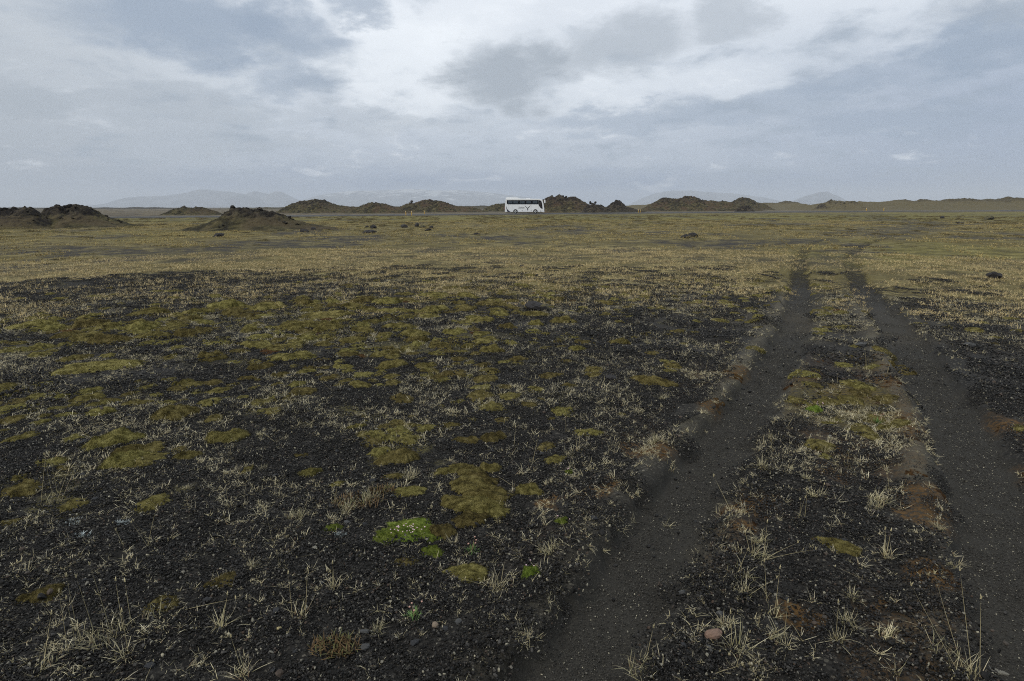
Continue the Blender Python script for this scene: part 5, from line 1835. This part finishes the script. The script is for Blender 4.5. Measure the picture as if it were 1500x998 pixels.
def build_stones():
    rnd = random.Random(17)
    mats = dict(black=stone_mat('black_basalt', (.024, .025, .027)), red=stone_mat('reddish_stone', (.24, .15, .105)), pale=stone_mat('pale_stone', (.22, .205, .165)), grey=stone_mat('grey_stone', (.075, .075, .072)),
                yellow=stone_mat('yellow_pebble', (.42, .35, .17)), mossy=stone_mat('mossy_lava', (.028, .025, .022), .8), lava=stone_mat('black_lava_block', (.020, .017, .016)), tan=stone_mat('tan_stone', (.26, .20, .14)))
    spec = [  # u, v, width px, flatness, stretch, material, label, lift, name
        (1044, 932, 25, .55, 1.35, 'red', 'reddish-brown angular stone on the gravel between the ruts', .1, 'stone'),
        (1456, 982, 27, .16, 2.8, 'pale', 'thin pale sliver of stone beside the right rut at the bottom right', .1, 'stone'),
        (409, 924, 7, .8, 1.0, 'yellow', 'small yellow pebble on the black gravel near the bottom left', .3, 'pebble'),
        (637, 919, 10, .8, 1.0, 'tan', 'rounded tan pebble near the bottom centre', .3, 'pebble'),
        (1054, 900, 11, .7, 1.2, 'grey', 'grey stone just above the reddish-brown stone', .2, 'stone'),
        (1039, 952, 11, .7, 1.1, 'grey', 'pale grey pebble just below the reddish-brown stone', .2, 'pebble'),
        (1000, 868, 12, .6, 1.4, 'grey', 'bluish grey stone on the inner edge of the left rut', .1, 'stone'),
        (992, 640, 10, .5, 1.6, 'tan', 'buff stone lying on the dusty shoulder of the left rut', .2, 'stone'),
        (1262, 507, 16, .4, 1.8, 'grey', 'dark flat stone in the upper central strip', .1, 'stone'),
        (1420, 508, 14, .4, 1.7, 'grey', 'flat grey stone right of the right rut', .1, 'stone'),
        (535, 926, 14, .5, 1.8, 'grey', 'dark flat grey stone left of the tan pebble', .2, 'stone'),
        (535, 948, 12, .7, 1.2, 'grey', 'rounded dark grey stone below the flat grey one', .2, 'stone'),
        (783, 453, 29, .55, 1.3, 'lava', 'dark boulder lying on moss at the near edge of the grass', .12, 'boulder'),
        (796, 454, 16, .8, 1.0, 'mossy', 'mossy stone leaning against the right side of the dark boulder', .0, 'boulder'),
        (895, 557, 18, .5, 1.3, 'lava', 'jagged black stone left of the left rut', .0, 'boulder'),
        (1456, 408, 15, .7, 1.2, 'lava', 'dark boulder alone on the grass at the right', -.05, 'boulder'),
        (1380, 321, 7, .9, 1.0, 'lava', 'small black boulder far off on the right of the plain', .0, 'boulder'),
        (1448, 322, 14, .7, 1.2, 'mossy', 'round mossy boulder far off at the right', -.1, 'boulder'),
        (1014, 348, 14, .7, 1.3, 'lava', 'black lava block with moss, far out in the middle of the plain', -.05, 'boulder'),
        (1003, 350, 16, .45, 1.8, 'lava', 'low lava slab left of the black block in the middle of the plain', -.05, 'boulder'),
        (459, 338, 11, .9, 1.0, 'lava', 'pointed black lava block right of the flat-topped mound', -.05, 'boulder'),
        (446, 341, 18, .5, 1.6, 'lava', 'low lava slab left of the pointed lava block', -.05, 'boulder'),
        (548, 335, 15, .7, 1.3, 'lava', 'black lava block, left cluster on the grass before the coach', -.05, 'boulder'),
        (537, 334, 9, .7, 1.2, 'lava', 'smaller block left in the left lava cluster', -.05, 'boulder'),
        (540, 342, 34, .3, 2.0, 'lava', 'long low lava slab in front of the left cluster', -.1, 'boulder'),
        (592, 334, 16, .55, 1.4, 'lava', 'broad lava block, left end of the right cluster', -.05, 'boulder'),
        (611, 333, 10, 1.1, 1.0, 'lava', 'upright lava block in the right cluster', -.05, 'boulder'),
        (619, 334, 12, .8, 1.2, 'mossy', 'mossy lava block in the middle of the right cluster', -.05, 'boulder'),
        (632, 335, 10, .7, 1.2, 'lava', 'lava block at the right end of the right cluster', -.05, 'boulder'),
        (627, 339, 14, .4, 1.6, 'lava', 'flat lava slab just in front of the right cluster', -.05, 'boulder'),
        (699, 344, 14, .35, 1.8, 'lava', 'low dark lava slab alone on the grass left of the coach', -.1, 'boulder'),
        (765, 392, 8, .6, 1.2, 'lava', 'small dark stone out on the pale grass below the coach', -.05, 'stone'),
        (320, 347, 16, .4, 1.8, 'lava', 'low dark slab on the grass below the flat-topped mound', -.05, 'boulder'),
        (1405, 328, 14, .4, 2.0, 'lava', 'dark flat slab far off on the right plain', -.1, 'boulder'),
    ]
    for i, (u, v, w, fl, st, mk_, lab, lift, nm) in enumerate(spec):
        x, y, z = on_ground(u, v)
        W = w / px_per_m(x, y) * (.72 if nm == 'boulder' and v < 345 else 1)
        me = rock_mesh(nm, 300 + i, 2 if w < 12 else 3, .28 if mk_ != 'lava' else .55, 1.0, False)
        me.materials.append(mats[mk_])
        o = link(nm, me, loc=(x, y, z + W * .5 * fl * (.45 + lift)))
        o.scale = (W * .5, W * .5 / st, W * .5 * fl)
        o.rotation_euler = (rnd.uniform(-.15, .15), rnd.uniform(-.15, .15), rnd.uniform(-.4, .4) - (math.pi * .22 if u == 1456 and v == 982 else 0))
        tag(o, lab, nm)
    # black and grey stones one can pick out of the gravel
    base = [rock_mesh('stone', 400 + i, 1, .7, .7, False) for i in range(8)]
    for i, me in enumerate(base):
        me.materials.append(mats['black' if i < 6 else 'grey'])
    rng = np.random.default_rng(33)
    x, y = wedge(600, 1.8, 6.5, rng, 44)
    m = masks(x, y)
    m_ls = rut_fields(x, y)[1]
    c = 0
    for i in range(len(x)):
        if c >= 110: break
        if m['rut'][i] > .3 or m['dust'][i] > .4: continue
        s = rnd.uniform(.009, .021)
        z = float(H(x[i:i + 1], y[i:i + 1])[0])
        gi = rnd.randrange(8)
        lab = '%s stone in the gravel %s' % (('black' if gi < 6 else 'grey') if s < .015 else ('bigger black' if gi < 6 else 'bigger grey'), beside(float(x[i]), float(y[i])))
        o = link('stone', base[gi], loc=(float(x[i]), float(y[i]), z + s * .3))
        o.scale = (s * rnd.uniform(.9, 1.4), s, s * rnd.uniform(.7, 1.1))
        o.rotation_euler = (rnd.uniform(-.3, .3), rnd.uniform(-.3, .3), rnd.uniform(0, 6.28))
        tag(o, lab, 'stone', 'stones in the black gravel')
        c += 1


build_stones()


def tell_apart():
    by = {}
    for o in COL.objects:
        if o.parent is None and 'label' in o and o.get('group') in ('dry grass tufts', 'moss cushions', 'stones in the black gravel'):
            by.setdefault(o['label'], []).append(o)
    for lab, os_ in by.items():
        n = len(os_)
        if n < 2: continue
        os_.sort(key=lambda o: math.atan2(o.location.x, o.location.y))
        words = ['second', 'third', 'fourth', 'fifth', 'sixth', 'seventh', 'eighth', 'ninth', 'tenth']
        for i, o in enumerate(os_):
            suf = 'leftmost' if i == 0 else ('rightmost' if i == n - 1 else ('middle one' if n == 3 else words[min(i - 1, 8)] + ' from left'))
            t = lab.replace('well ', '') if len((lab + ' ' + suf).split()) > 16 else lab
            o['label'] = t + ', ' + suf


tell_apart()

# ------------------------------------------------------------------ air
def build_haze():
    bm = box_bm(-19000, 19000, -2500, 16500, -8, 395)
    me = bm_mesh('haze', bm)
    o = link('haze', me)
    tag(o, 'pale blue haze in the air over the whole plain', 'haze', kind='stuff')
    m = bpy.data.materials.new('haze_air')
    m.use_nodes = True
    t = m.node_tree
    t.nodes.clear()
    out = t.nodes.new('ShaderNodeOutputMaterial')
    pv = t.nodes.new('ShaderNodeVolumePrincipled')
    pv.inputs['Color'].default_value = (.84, .90, .98, 1)
    pv.inputs['Density'].default_value = 1.25e-4
    pv.inputs['Anisotropy'].default_value = 0.0
    t.links.new(pv.outputs[0], out.inputs['Volume'])
    try:
        m.cycles.homogeneous_volume = True
    except Exception:
        pass
    me.materials.append(m)


build_haze()
